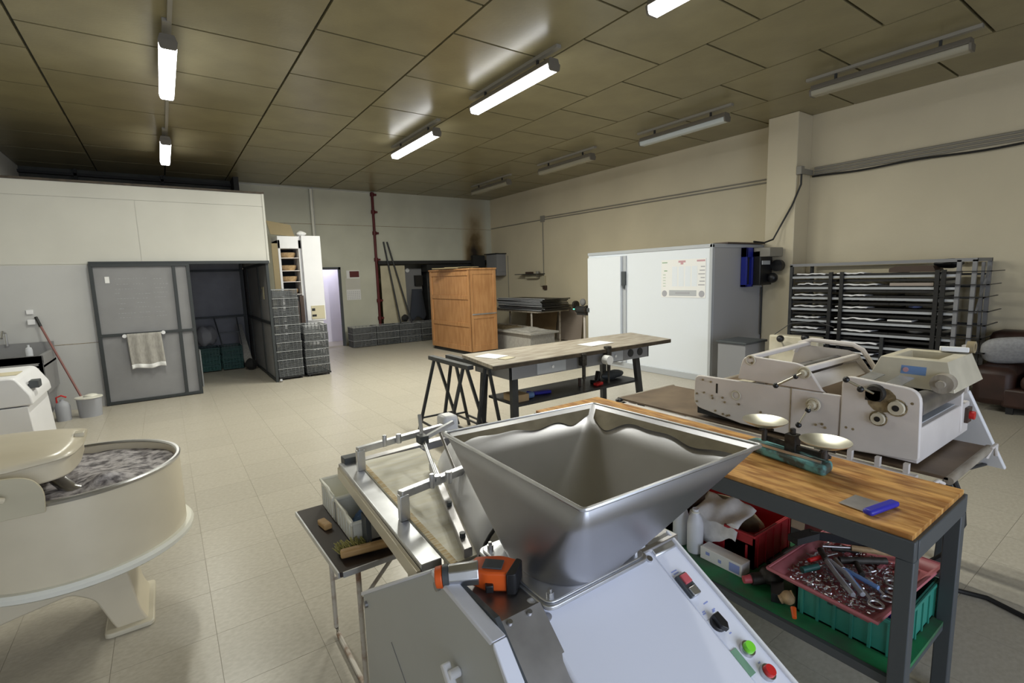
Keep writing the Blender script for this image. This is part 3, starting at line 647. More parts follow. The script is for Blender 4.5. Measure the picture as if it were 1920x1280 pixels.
P('front_knob', MB().cyl((-1.42, 6.1, .60), (-1.42, 6.07, .60), .03, n=12), 'red_paint', t)
P('foot', MB().cyl((-1.1, 6.16, 0), (-1.1, 6.16, .05), .03).cyl((-1.1, 6.94, 0), (-1.1, 6.94, .05), .03), 'black', t)
t = thing('steel_sink', 'grey steel sink with a tapering side against the partition at far left', 'sink', (-1.65, 8.8, 0))
P('backsplash', MB().box(-1.98, 9.16, .80, -1.30, 9.19, 1.0), 'stone_grey', t)
P('basin', MB().box(-1.98, 8.3, .80, -1.30, 8.34, .90).box(-1.34, 8.3, .40, -1.30, 9.19, .90).box(-1.98, 8.3, .74, -1.30, 9.19, .78).box(-1.98, 8.3, .4, -1.30, 8.33, .9), 'stone_grey', t, bevel=.006)
P('apron_side', MB().prism([(8.3, .10), (8.9, .16), (9.12, .38), (9.18, .88), (8.3, .80)], 'x', -1.345, -1.325), 'stone_grey', t)
P('support', MB().box(-1.40, 8.33, 0, -1.34, 8.40, .42).box(-1.9, 9.0, 0, -1.84, 9.06, .78), 'dark_frame', t)
P('tap', MB().tube([(-1.75, 9.14, .98), (-1.75, 9.14, 1.15), (-1.75, 9.0, 1.18), (-1.75, 8.92, 1.1)], .014), 'steel', t)
one('soap_bottle', MB().lathe((-1.52, 8.95, .79), [(0, 0), (.035, 0), (.037, .13), (.03, .16), (.012, .17), (.012, .2), (0, .2)], 16), 'translucent', 'white soap bottle standing in the steel sink', 'bottle')
one('paint_cup', MB().lathe((-1.78, 8.5, .79), [(0, 0), (.055, 0), (.065, .15), (.06, .15), (.05, .01), (0, .01)], 20), 'plastic_white', 'white plastic cup in the sink at the left edge', 'cup')
t = thing('mop_bucket', 'pale plastic bucket with a white wringer rim on the floor near the sliding door', 'bucket', (-.96, 8.55, 0))
P('bucket_body', MB().lathe((-.955, 8.60, 0), [(0, .008), (.12, .0), (.135, .25), (.14, .255), (.13, .255), (.115, .01), (0, .01)], 28, sy=.85), 'bucket_plastic', t)
P('wringer', MB().lathe((-.955, 8.60, 0), [(.147, .252), (.147, .268), (.10, .275), (.06, .27)], 28, sy=.85).sph((-.93, 8.62, .27), .06, sc=(1.3, 1, .5)), 'plastic_white', t)
t = thing('mop', 'mop with a long reddish pole leaning on the wall above the bucket', 'mop', (-1.06, 8.7, .2))
P('pole', MB().cyl((-1.03, 8.70, .22), (-1.425, 9.17, 1.28), .013), 'mop_pole', t)
P('grip', MB().cyl((-1.40, 9.14, 1.21), (-1.443, 9.19, 1.34), .018), 'black', t)
t = thing('jug', 'clear grey plastic jug with a red handle beside the mop bucket', 'jug', (-1.22, 8.5, 0))
P('jug_body', MB().lathe((-1.22, 8.55, 0), [(0, 0), (.075, 0), (.08, .18), (.06, .235), (.02, .26), (.02, .28), (0, .28)], 20), 'translucent', t); t.children[0].data.materials[0] = MATS['bucket_plastic']
P('jug_handle', MB().tube([(-1.27, 8.55, .24), (-1.27, 8.55, .31), (-1.22, 8.55, .33), (-1.17, 8.55, .30)], .010), 'red', t)
t = thing('wall_sockets', 'pair of small white sockets on the partition near the mop handle', 'socket', (-1.49, 9.20, 1.25))
P('upper_socket', MB().box(-1.53, 9.185, 1.38, -1.46, 9.211, 1.44), 'white_paint', t, bevel=.004)
P('lower_socket', MB().box(-1.53, 9.17, 1.24, -1.45, 9.211, 1.31), 'white_paint', t, bevel=.004)
# ================================================================= SLIDING MESH DOOR AND ENCLOSURE
def bars(name, lst, m, parent, wd=.045, th=.03):
    for a, b in lst: P(name, MB().bar(a, b, wd, th) if abs(Vector(b).z-Vector(a).z) < .01 else MB().bar(a, b, wd, th, (0, 1, 0)), m, parent, bevel=.003)
d2 = thing('sliding_door', 'grey sliding door panel in a dark frame, slid across at left', 'sliding door', (-.22, 9.14, 0))
P('door_sheet', MB().box(-.80, 9.150, .03, .34, 9.158, 2.02), 'mesh_grey', d2)
y_ = 9.14
bars('frame_bar', [((-.80, y_, .0), (-.80, y_, 2.04)), ((.345, y_, .0), (.345, y_, 2.04)), ((.155, y_, .03), (.165, y_, 2.0)), ((-.80, y_, .03), (.345, y_, .03)), ((-.80, y_, 2.02), (.36, y_, 2.02)), ((-.80, y_, 1.02), (.345, y_, 1.02))], 'bay_frame', d2, .045, .04)
P('paper_note', MB().box(-.66, 9.146, 1.77, -.61, 9.149, 1.86), 'paper', d2)
chalk = MB(); rd = random.Random(5)
for r_ in range(9):
    for c_ in range(3):
        x = -.55+.22*c_+rd.uniform(-.02, .02); z = 1.82-.07*r_+rd.uniform(-.01, .01)
        for k in range(rd.randint(2, 6)): chalk.box(x, 9.1485, z, x+rd.uniform(.01, .03), 9.1495, z+rd.uniform(.002, .006)); x += .036
P('chalk_writing', chalk, 'ink_grey', d2)
towel = thing('towel_rail', 'white rail with two round holders fixed on the sliding door', 'towel rail', (-.28, 9.08, .98))
P('rail', MB().cyl((-.52, 9.09, 1.005), (-.05, 9.09, 1.02), .010), 'white_paint', towel)
for x, z in ((-.52, 1.0), (-.055, 1.015)): P('rail_holder', MB().cyl((x, 9.125, z), (x, 9.07, z), .026, n=16), 'white_paint', towel)
def tw(u, v):
    return Vector((-.495+.41*u+.02*v, 9.085-.022+.012*math.sin(18*u)*(.3+v), 1.03-.52*v+.03*(1-u)*0+.012*math.sin(9*u)*v))
one('towel', MB().grid(tw, 30, 14), 'rag_grey', 'grey towel with a white hem hanging from the rail of the sliding door', 'towel', solid=.006)
one('towel_hem', MB().grid(lambda u, v: tw(u, .88+.12*v)+Vector((0, -.006, 0)), 30, 3), 'cloth_white', 'white hem', 'towel', solid=.004)
hem = bpy.data.objects['towel_hem']; tw_o = bpy.data.objects['towel']
hem.location = hem.location-tw_o.location; hem.parent = tw_o
for k in ('category', 'label'): del hem[k]
en = thing('mesh_enclosure', 'dark framed mesh side panel of the storage bay, in front of the crates', 'partition', (1.47, 11.2, 0))
X_ = 1.47
P('mesh_sheet', MB().box(X_+.0, 9.25, .04, X_+.006, 13.15, 2.02), 'mesh_grey', en)
bars('frame_bar', [((X_, 9.24, 0), (X_, 9.24, 2.04)), ((X_, 10.2, .03), (X_, 10.2, 2.04)), ((X_, 11.6, .03), (X_, 11.6, 2.04)), ((X_, 9.24, .03), (X_, 12.0, .03)), ((X_, 9.24, 1.02), (X_, 12.0, 1.02)), ((X_, 9.24, 2.03), (X_, 12.0, 2.03))], 'bay_frame', en, .045, .05)
P('caster', MB().cyl((1.50, 9.19, .03), (1.54, 9.19, .03), .03), 'steel', en)
P('top_rail', MB().box(-.82, 9.155, 2.03, 1.50, 9.21, 2.075), 'bay_frame', en)
P('paper_note', MB().box(1.455, 9.75, 1.60, 1.4595, 9.92, 1.64).box(1.455, 9.68, 1.42, 1.4595, 9.82, 1.64), 'paper_cream', en)
bp2 = thing('back_frame', 'dark frame bars across the rear of the storage bay', 'frame', (.6, 12.0, 0))
y_ = 12.02
bars('frame_bar', [((.30, y_, 0), (.30, y_, 2.5)), ((1.40, y_, 0), (1.40, y_, 2.5)), ((.30, y_, 1.03), (1.40, y_, 1.03)), ((.30, y_, 1.99), (1.40, y_, 1.99))], 'bay_frame', bp2, .05, .04)
# ================================================================= CRATES
def crate_proto(name, label, L, W, H, mw, mr, group, loc, rz, ns=5, nv=6):
    t = thing(name, label, 'crate', loc, rz, group, local=True); m = MB()
    m.box(-L/2+.01, -W/2+.01, 0, L/2-.01, W/2-.01, .006)
    for k in range(ns):
        z = .012+(H-.035)*k/ns; dz = (H-.035)/ns*.55
        m.box(-L/2, -W/2, z, L/2, -W/2+.006, z+dz).box(-L/2, W/2-.006, z, L/2, W/2, z+dz).box(-L/2, -W/2, z, -L/2+.006, W/2, z+dz).box(L/2-.006, -W/2, z, L/2, W/2, z+dz)
    for k in range(nv+1):
        x = -L/2+.01+(L-.028)*k/nv
        m.box(x, -W/2-.003, 0, x+.008, -W/2+.006, H-.01).box(x, W/2-.006, 0, x+.008, W/2+.003, H-.01)
        y = -W/2+.01+(W-.028)*k/nv
        m.box(-L/2-.003, y, 0, -L/2+.006, y+.008, H-.01).box(L/2-.006, y, 0, L/2+.003, y+.008, H-.01)
    P('mesh_wall', m, mw, t, smooth=False)
    r = MB(); z0_, z1_ = H-.016, H-.004
    r.box(-L/2-.005, -W/2-.006, z0_, L/2+.005, -W/2+.006, z1_).box(-L/2-.005, W/2-.006, z0_, L/2+.005, W/2+.006, z1_).box(-L/2-.005, -W/2, z0_, -L/2+.007, W/2, z1_).box(L/2-.007, -W/2, z0_, L/2+.005, W/2, z1_)
    P('rim', r, mr, t, smooth=False)
    return t
cx, cy = 1.725, 9.62
c0 = crate_proto('bread_crate', 'grey mesh bread crate at the bottom of the tall stack beside the bay', .41, .60, .152, 'crate_grey', 'crate_rim', 'grey bread crates stacked beside the storage bay', (cx, cy, .06), 0)
def nth(k, n): return 'topmost' if k == n-1 else (ORD[k]+' from the floor' if k else 'bottom')
for k in range(1, 10): dup(c0, (cx+random.uniform(-.006, .006), cy, .06+.1535*k), 0, 'grey bread crate, %s in the tall stack beside the storage bay' % nth(k, 10))
for k in range(6): dup(c0, (2.20+random.uniform(-.006, .006), 9.66, .06+.142*k*1.02), 0, 'grey bread crate, %s in the lower stack right of the tall one' % nth(k, 6))
for x, wd, lb in ((1.725, .21, 'black wheeled dolly under the tall crate stack'), (2.20, .21, 'black wheeled dolly under the lower crate stack')):
    t = thing('crate_dolly', lb, 'dolly', (x, 9.64, 0))
    P('deck', MB().box(x-wd, 9.33, .03, x+wd, 9.95, .058), 'black', t, bevel=.004)
    P('wheel', MB().cyl((x-wd+.03, 9.36, .02), (x-wd+.05, 9.36, .02), .02).cyl((x+wd-.05, 9.36, .02), (x+wd-.03, 9.36, .02), .02).cyl((x-wd+.03, 9.9, .02), (x-wd+.05, 9.9, .02), .02).cyl((x+wd-.05, 9.9, .02), (x+wd-.03, 9.9, .02), .02), 'black', t)
names4 = ['leftmost', 'second from the left', 'third from the left', 'nearest the wooden cabinet']
for s in range(4):
    for k in range(3):
        dup(c0, (4.13+.63*s, 12.72+random.uniform(-.01, .01), .012+.172*k), math.pi/2, 'grey crate, %s of the low back wall stack %s' % (('bottom', 'middle', 'top')[k], names4[s]), 'low row of grey crates along the back wall', scale=(1, 1, 1.12))
# green crates and basket lumber in the bay
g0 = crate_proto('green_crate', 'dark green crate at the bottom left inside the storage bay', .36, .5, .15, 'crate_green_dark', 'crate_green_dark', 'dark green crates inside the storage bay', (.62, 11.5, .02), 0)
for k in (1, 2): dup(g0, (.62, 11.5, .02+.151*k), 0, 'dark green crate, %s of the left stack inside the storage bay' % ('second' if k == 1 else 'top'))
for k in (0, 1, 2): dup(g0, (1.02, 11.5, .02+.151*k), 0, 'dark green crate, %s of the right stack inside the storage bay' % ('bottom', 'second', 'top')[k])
def lump(cx, cy, z, sx, sy, sz, seed):
    rd = random.Random(seed); a, b, c = [rd.uniform(0, 6) for _ in range(3)]; m = MB().sph((0, 0, 0), 1, 18, 12)
    m.v = [Vector((cx+p.x*sx*(1+.15*math.sin(4*p.y+a)), cy+p.y*sy*(1+.15*math.sin(5*p.x+b)), z+sz+p.z*sz*(1+.15*math.sin(5*p.x+3*p.y+c)))) for p in m.v]; return m
one('dark_sack', lump(.62, 11.5, .50, .17, .16, .20, 1), 'mesh_dark', 'dark crumpled sack on the left green crates in the bay', 'sack')
one('leaning_board', MB().quad((1.22, 11.2, .02), (1.38, 11.2, .02), (1.30, 11.9, .85), (1.2, 11.9, .85), .015), 'rag_grey', 'pale board leaning inside the bay behind the side panel', 'board')
one('black_bag', lump(1.30, 11.0, .0, .10, .1, .11, 4), 'black_matt', 'small black bag on the floor at the back right of the bay', 'bag')
one('folded_trolley', MB().bar((.86, 11.3, .5), (.80, 11.75, 1.02), .02).bar((1.2, 11.3, .5), (1.2, 11.75, 1.02), .02).bar((.80, 11.75, 1.02), (1.2, 11.75, 1.02), .02).bar((.84, 11.5, .74), (1.2, 11.5, .74), .02), 'dark_frame', 'dark tubular frame standing on the green crates of the bay', 'frame')
one('wire_rack_edge', MB().box(.40, 9.75, 0, .42, 9.95, .62), 'crate_rim', 'thin grey panel standing on edge just behind the sliding door', 'panel')
# ================================================================= WHITE CABINET with baskets, on top cardboard
cb = thing('proofing_cabinet', 'tall white cabinet with an open bay of round baskets behind the crates', 'cabinet', (2.15, 10.4, 0))
P('carcass', MB().box(1.84, 10.2, .0, 1.88, 10.8, 2.5).box(1.84, 10.76, 0, 2.25, 10.8, 2.5).box(2.20, 10.2, 0, 2.25, 10.8, 2.5).box(1.84, 10.2, 2.34, 2.25, 10.8, 2.57), 'white_paint', cb, bevel=.004)
P('door', MB().box(2.25, 10.14, .95, 2.60, 10.76, 2.58), 'white_paint', cb, bevel=.006)
P('lower_door', MB().box(2.25, 10.17, .2, 2.55, 10.7, .95), 'white_paint', cb, bevel=.006)
P('sticker', MB().box(2.36, 10.155, .97, 2.58, 10.1695, 1.28) if 0 else MB().box(2.33, 10.130, .98, 2.58, 10.139, 1.24), 'paper_cream', cb)
P('sticker_arrow', MB().box(2.34, 10.126, 1.14, 2.40, 10.130, 1.19).box(2.34, 10.126, 1.03, 2.42, 10.130, 1.07), 'black', cb)
for z in (1.93, 1.72, 2.17, 1.48): P('shelf', MB().box(1.88, 10.22, z-.012, 2.20, 10.76, z), 'old_white', cb)
P('inside_back', MB().box(1.88, 10.70, .1, 2.2, 10.75, 2.34), 'black_matt', cb)
w0 = one('proofing_basket', MB().lathe((0, 0, 0), [(0, 0), (.10, 0), (.13, .04), (.14, .10), (.13, .10), (.11, .03), (0, .02)], 24), 'wicker', 'round cane proofing basket on the top shelf of the white cabinet', 'basket', 'round cane baskets in the white cabinet')
w0.location = (2.04, 10.40, 2.17)
for k, (z, lb) in enumerate(((1.93, 'round cane proofing basket on the second shelf of the white cabinet'), (1.72, 'round cane proofing basket on the third shelf of the white cabinet'), (1.48, 'round cane proofing basket on the lowest open shelf of the white cabinet'))):
    q = w0.copy(); C.objects.link(q); q.location = (2.04, 10.40, z); q['label'] = lb
one('side_board', MB().box(1.70, 10.0, .0, 1.80, 10.03, 2.42), 'card', 'tall brown cardboard sheet standing left of the white cabinet', 'board')
one('cardboard', MB().quad((1.74, 10.25, 2.60), (2.18, 10.35, 2.575), (2.14, 10.45, 2.80), (1.70, 10.35, 2.86), .01), 'card', 'bent piece of cardboard standing on top of the white cabinet', 'cardboard')
one('plastic_bag', lump(2.30, 10.35, 2.58, .10, .09, .05, 6), 'cloth_white', 'crumpled white plastic bag on top of the white cabinet', 'bag')
one('stool', MB().box(2.03, 9.95+.12, .92, 2.10, 10.15, 1.35).box(2.12, 10.05, .92, 2.19, 10.12, 1.45), 'brown_case', 'small dark things standing between crates and white cabinet', 'box')
# calendar on the back wall
t = thing('wall_calendar', 'wall calendar with a photo above a month sheet beside the white door', 'calendar', (4.12, YB-.01, 1.2))
P('month_sheet', MB().box(3.94, YB-.006, 1.19, 4.33, YB-.001, 1.78), 'partition', t)
P('photo', MB().box(3.98, YB-.008, 1.76, 4.32, YB-.001, 1.97), 'paper', t)
P('photo_picture', MB().box(4.06, YB-.0095, 1.79, 4.31, YB-.0085, 1.95), 'red_paint', t)
cal = MB()
for r_ in range(5):
    for c_ in range(7): cal.box(3.97+.05*c_, YB-.008, 1.22+.045*r_, 3.995+.05*c_, YB-.006, 1.235+.045*r_)
P('month_numbers', cal, 'ink_grey', t)
P('month_page', MB().box(3.95, YB-.0065, 1.20, 4.32, YB-.0055, 1.47), 'paper', t)
# poles, jacket, dark things by the opening
for xa, xb, lb in ((5.03, 5.28, 'left of the two dark poles leaning at the red pipe'), (5.13, 5.60, 'right of the two dark poles, leaning more')):
    one('pole', MB().cyl((xb, 12.9, .5), (xa, YB-.03, 2.72), .022), 'dark_steel', lb, 'pole')
one('beige_sheet', MB().quad((4.90, YB-.02, .50), (5.62, YB-.02, .50), (5.60, YB-.01, 2.08), (4.90, YB-.01, 2.08), .012), 'beige_panel', 'beige sheet standing in the opening behind the dark poles', 'sheet')
jk = MB()
def jacket(u, v):
    a = -math.pi*u; wd = .14+.11*v; return Vector((5.84+wd*math.cos(a), 12.98+.10*math.sin(a), 1.42-.82*v**.9+.05*math.sin(14*u)*v))
one('jacket', MB().grid(jacket, 24, 14), 'navy', 'dark blue jacket hanging in the opening of the back wall', 'jacket', solid=.02)
t = thing('oven_cabinet', 'grey metal cabinet standing in the dim opening behind the jacket', 'cabinet', (6.0, 13.9, 0))
P('cabinet_body', MB().box(5.65, 13.6, 0, 6.3, 14.3, 2.0), 'stone_grey', t, bevel=.01)
P('lamp_spot', MB().cyl((5.85, 13.6, 1.95), (5.85, 13.57, 1.95), .06, n=16), 'paper', t)
P('control_box', MB().box(6.05, 13.5, 1.5, 6.28, 13.6, 1.8), 'black', t)
t = thing('bakery_oven', 'dark oven front with a black hood in the opening behind the wardrobe', 'oven', (7.1, 13.7, 0))
P('oven_body', MB().box(6.4, 13.45, 0, 8.2, 14.3, 2.0), 'dark_steel', t, bevel=.01)
P('oven_hood', MB().box(6.3, 13.22, 1.9, 8.15, 13.6, 2.1), 'black_matt', t)
one('dark_debris', lump(5.44, 12.98, .54, .10, .08, .09, 9), 'black_matt', 'dark heap of rags on top of the low crates below the poles', 'rags')
# ================================================================= electric box, shelf, things on the right wall at the back
t = thing('control_cabinet', 'grey metal control box on the far corner of the cream wall', 'control box', (8.4, 12.7, 1.7))
P('box_body', MB().box(8.20, 12.42, 1.72, XR-.002, 13.0, 2.36), 'stone_grey', t, bevel=.008)
P('box_lid', MB().box(8.15, 12.38, 2.36, XR-.002, 13.04, 2.385), 'black', t)
P('black_unit', MB().box(7.75, 13.0, 1.95, 8.15, 13.16, 2.35), 'black_matt', t, bevel=.01)
conduit('conduit', 'thin grey pipe running down beside the control box to the floor', [(XR-.015, 12.3, 2.3), (XR-.015, 12.3, .3)], .010)
t = thing('wall_shelf', 'small cluttered bracket shelf on the cream wall above the oven trays', 'shelf', (8.4, 11.0, 1.7))
P('shelf_board', MB().box(8.25, 10.57, 1.725, XR-.002, 11.6, 1.745), 'dark_steel', t)
P('shelf_bracket', MB().box(8.40, 10.8, 1.62, XR-.002, 11.3, 1.725), 'beige_panel', t)
one('small_tin', MB().cyl((8.42, 10.75, 1.746), (8.42, 10.75, 1.81), .05), 'pipe_grey', 'small tin on the right of the wall shelf', 'tin')
one('small_box', MB().box(8.35, 11.05, 1.746, 8.5, 11.22, 1.80), 'brown_case', 'small dark box on the middle of the wall shelf', 'box')
t = thing('switch_box', 'small beige switch box hanging below the wall shelf', 'switch', (8.5, 10.62, 1.35))
P('switch_body', MB().box(8.47, 10.52, 1.40, XR-.002, 10.72, 1.68), 'beige_panel', t, bevel=.005)
P('switch_socket', MB().box(8.46, 10.48, 1.31, XR-.002, 10.60, 1.42), 'brown_case', t, bevel=.005)
# table with a stack of oven trays
t = thing('steel_table', 'thin legged table carrying the stack of oven trays by the cream wall', 'table', (7.8, 10.2, 0))
P('tabletop', MB().box(7.25, 9.3, .80, 8.25, 11.9, .83), 'worn_wood', t)
for x in (7.3, 8.2):
    for y in (9.6, 11.8): P('leg', MB().bar((x, y, 0), (x, y, .80), .03), 'rust_tube', t)
P('crossbar', MB().bar((7.3, 9.6, .45), (7.3, 11.8, .45), .02), 'rust_tube', t)
tr = thing('oven_tray', 'flat dark oven tray at the bottom of the stack by the cream wall', 'tray', (7.75, 10.2, .832), 0, 'oven trays stacked by the cream wall', local=True)
P('tray_plate', MB().box(-.42, -.95, 0, .42, .95, .012).box(-.42, -.95, .012, -.41, .95, .025).box(-.42, -.95, .012, .42, -.94, .025), 'black', tr)
P('tray_edge', MB().box(-.428, -.955, .018, -.415, .955, .034), 'cold_trim', tr)
for k in range(1, 9): dup(tr, (7.75+random.uniform(-.05, .05), 10.2+random.uniform(-.12, .12), .832+.034*k), random.uniform(-.03, .03), 'flat dark oven tray, %s in the stack by the cream wall' % nth(k, 9).replace(' from the floor', ' from the bottom'))
one('wooden_board', MB().quad((8.40, 9.05, .02), (8.40, 9.95, .02), (8.49, 9.95, .83), (8.49, 9.05, .83), .015), 'tile_mauve', 'mauve brown board leaning on the cream wall under the trays', 'board')
one('wooden_board', MB().quad((8.34, 10.0, .02), (8.34, 11.3, .02), (8.46, 11.3, .78), (8.46, 10.0, .78), .015), 'wood_brown_light', 'light brown wooden board leaning behind the tray table legs', 'board')
t = thing('low_bench', 'pale stone topped low bench behind the wardrobe and worktable', 'bench', (7.0, 9.5, 0))
P('bench_top', MB().box(6.35, 8.4, .42, 7.15, 11.2, .46), 'rag_grey', t, bevel=.004)
P('bench_base', MB().box(6.42, 8.5, 0, 7.1, 11.1, .42), 'rag_grey', t)
for k, (y, m, lb) in enumerate(((8.6, 'rag_grey', 'grey folded sack on the near end of the low bench'), (9.6, 'sack', 'brown folded sack in the middle of the low bench'))):
    one('folded_sack', cloth(6.75, y+.4, .463, .6, .7, .06, k+20), m, lb, 'sack', solid=.01)
t = thing('bench_grinder', 'dark grinder on a thin pale post with a green light, left of the cold room', 'grinder', (7.6, 8.05, 0))
P('post', MB().cyl((7.6, 8.05, .02), (7.6, 8.05, .85), .028).cyl((7.6, 8.05, 0), (7.6, 8.05, .02), .16), 'old_white', t)
P('motor', MB().cyl((7.52, 7.92, .92), (7.52, 8.2, .92), .08).box(7.5, 7.85, .80, 7.66, 8.2, .88), 'dark_steel', t, bevel=.005)
P('wheel', MB().cyl((7.52, 7.84, .92), (7.52, 7.90, .92), .10).cyl((7.52, 8.22, 1.02), (7.52, 8.28, 1.02), .09), 'cast_iron', t)
P('indicator', MB().box(7.50, 8.22, .915, 7.515, 8.32, .93), 'green_led', t)
P('guard', MB().sph((7.55, 8.05, 1.08), .08, sc=(.7, 1, 1)), 'stone_grey', t)
# ================================================================= WARDROBE (wooden proving cabinet)
wd = thing('wooden_cabinet', 'tall orange brown wooden cabinet with framed panels standing on the floor', 'cabinet', (5.37, 9.22, 0), math.radians(3), local=True)
Wx, Wy, Wz = .70, 1.75, 1.86
sk = math.tan(math.radians(8))
P('carcass', MB().box(.02, .02, .10, Wx-.02, Wy-.02, Wz-.0), 'cabinet_wood', wd)
P('plinth', MB().box(.03, .03, 0, Wx-.03, Wy-.03, .10), 'black_matt', wd)
P('top_board', MB().box(-.015, -.015, Wz, Wx+.015, Wy+.015, Wz+.035), 'cabinet_wood', wd, bevel=.005)
for (y0_, y1_) in ((0, .09), (Wy-.09, Wy)): P('side_stile', MB().box(0, y0_, .08, .022, y1_, Wz), 'cabinet_wood', wd, bevel=.004)
for z in (.08, .62, 1.22, Wz-.12): P('side_rail', MB().box(.002, .09, z, .020, Wy-.09, z+.09 if z > .1 else z+.12), 'cabinet_wood', wd, bevel=.004)
P('side_stile', MB().box(.004, .68, .2, .018, .72, Wz), 'cabinet_wood', wd, bevel=.003) if 0 else None
for (x0_, x1_) in ((0, .08), (Wx-.08, Wx)): P('front_stile', MB().box(x0_, 0, .08, x1_, .022, Wz), 'cabinet_wood', wd, bevel=.004)
for (z0_, z1_) in ((.08, .22), (.80, .88), (Wz-.10, Wz)): P('front_rail', MB().box(.08, .002, z0_, Wx-.08, .020, z1_), 'cabinet_wood', wd, bevel=.004)
P('upper_panel', MB().box(.08, .012, .90, Wx-.08, .0215, Wz-.1), 'cabinet_wood', wd)
P('lower_panel', MB().box(.08, .012, .22, Wx-.08, .0215, .80), 'cabinet_wood', wd)
P('metal_bar', MB().box(.04, -.012, .885, Wx-.02, .0, .91), 'alu', wd)
one('paper_sheets', MB().obox((5.45, 10.1, 1.915), (.55, .75, .02), .4).obox((5.55, 9.75, 1.925), (.45, .5, .015), .1).obox((5.6, 10.2, 1.93), (.4, .5, .02), 1.0), 'card', 'loose paper sheets lying on top of the wooden cabinet', 'paper')
# ================================================================= TRESTLES
def trestle(name, x, ya, yb, h, label, sx=.27):
    t = thing(name, label, 'trestle', (x, (ya+yb)/2, 0))
    P('top_bar', MB().box(x-.035, ya, h-.045, x+.035, yb, h), 'dark_steel', t, bevel=.004)
    for y in (ya+.12, yb-.12):
        for s in (-1, 1): P('leg', MB().bar((x+s*.02, y, h-.04), (x+s*sx, y, 0), .028, .028, (0, 1, 0)), 'dark_steel', t)
        P('spreader', MB().bar((x-sx*.82, y, .16), (x+sx*.82, y, .16), .018), 'dark_steel', t)
    for s in (-1, 1): P('foot_bar', MB().bar((x+s*sx*.86, ya+.12, .125), (x+s*sx*.86, yb-.12, .125), .018), 'dark_steel', t)
    return t
trestle('trestle', 2.43, 4.216, 5.115, .83, 'black metal trestle standing free, left of its twin', .25)
trestle('trestle', 2.59, 4.05, 5.00, .835, 'black metal trestle standing against the long worktable end', .17)
# ================================================================= LONG WORKTABLE
t = thing('worktable', 'long worktable with a worn brown top, grey apron and black legs', 'table', (3.7, 4.2, 0))
P('tabletop', MB().prism([(2.43, 3.80), (5.02, 3.80), (5.22, 4.62), (2.56, 4.62)], 'z', .845, .88), 'worn_wood', t)
P('top_edge', MB().box(2.42, 3.785, .838, 5.0, 3.80, .878), 'wood_edge', t, bevel=.003)
P('apron', MB().box(2.66, 3.86, .70, 4.68, 3.88, .845).box(2.66, 3.86, .70, 2.68, 4.52, .845).box(4.66, 3.86, .70, 4.68, 4.52, .845).box(2.66, 4.50, .70, 4.68, 4.52, .845), 'stone_grey', t, bevel=.002)
for xa, xb in ((2.98, 3.36), (3.95, 4.22)):
    dr = P('drawer', MB().box(xa, 3.845, .712, xb, 3.862, .838), 'pipe_grey', t, bevel=.003); dr.data.materials[0] = MATS['cold_trim']
    P('drawer_knob', MB().cyl(((xa+xb)/2, 3.845, .775), ((xa+xb)/2, 3.825, .775), .015), 'paper', dr)
for x in (4.36, 4.52): P('apron_inlet', MB().cyl((x, 3.86, .775), (x, 3.852, .775), .045, n=18), 'dark_steel', t)
for x, s in ((2.74, -.6), (4.52, 1)):
    for y in (3.92, 4.46): P('leg', MB().bar((x, y, .70), (x+.10*s*-0+s*.06, y+(-.05 if y < 4 else .05), 0), .07, .05, (0, 1, 0)), 'dark_steel', t)
P('lower_shelf', MB().box(2.78, 3.92, .40, 4.60, 4.46, .425), 'dark_steel', t)
t = thing('table_vice', 'dark clamp gripping the front edge of the long worktable, nearer the middle', 'clamp', (3.55, 3.8, .76), local=True)
P('jaw', MB().box(-.03, -.04, -.02, .03, .03, .11), 'cast_iron', t, bevel=.008)
P('screw', MB().cyl((0, -.02, -.16), (0, -.02, 0), .02).cyl((0, -.02, -.30), (0, -.02, -.16), .012), 'cast_iron', t)
v2 = dup(t, (3.92, 3.8, .80), 0, 'dark clamp on the table edge next to the white paper')
one('paper_sheet', MB().obox((4.10, 4.16, .884), (.40, .22, .006), .1), 'paper', 'white paper sheet lying on the worktable near its right half', 'paper')
one('paper_sheet', MB().obox((2.72, 4.28, .883), (.22, .28, .005), .3), 'paper', 'white paper on the left end of the worktable', 'paper')
one('pink_note', MB().obox((2.76, 4.06, .884), (.16, .10, .006), .3), 'tile_mauve', 'pinkish paper on the left end of the worktable', 'paper'); bpy.data.objects['pink_note'].data.materials[0] = MATS['paper_cream']
one('paper_roll', MB().cyl((3.86, 3.78, .77), (3.86, 3.70, .77), .05, n=20), 'paper', 'white round roll hanging at the apron of the worktable', 'roll')
one('cardboard_box', MB().box(2.80, 3.98, .426, 2.97, 4.2, .50), 'wood_brown_light', 'open brown box at the left end of the lower shelf', 'box', bevel=.003)
one('blue_tool', MB().obox((3.25, 4.12, .445), (.20, .07, .035), -.2).cyl((3.14, 4.16, .445), (3.09, 4.19, .45), .02), 'blue_handle', 'dark blue tool lying on the lower shelf of the worktable', 'tool', bevel=.01)
one('blue_roll', MB().cyl((3.0, 4.05, .46), (3.07, 4.05, .46), .033, n=16), 'blue_pale', 'pale blue roll beside the brown box on the lower shelf', 'roll')
one('power_tool', lump(4.35, 4.15, .426, .17, .07, .055, 12), 'dark_frame', 'grey power tool lying at the right end of the lower shelf', 'tool')
one('black_hand_tool', MB().bar((4.05, 4.1, .44), (4.1, 4.12, .56), .05).obox((4.05, 4.12, .45), (.14, .08, .045), .4), 'black', 'black upright tool on the lower shelf beside the red one', 'tool', bevel=.008)
one('red_hand_tool', MB().obox((3.98, 4.0, .446), (.12, .06, .035), .2), 'red', 'small red tool on the lower shelf of the worktable', 'tool', bevel=.008)
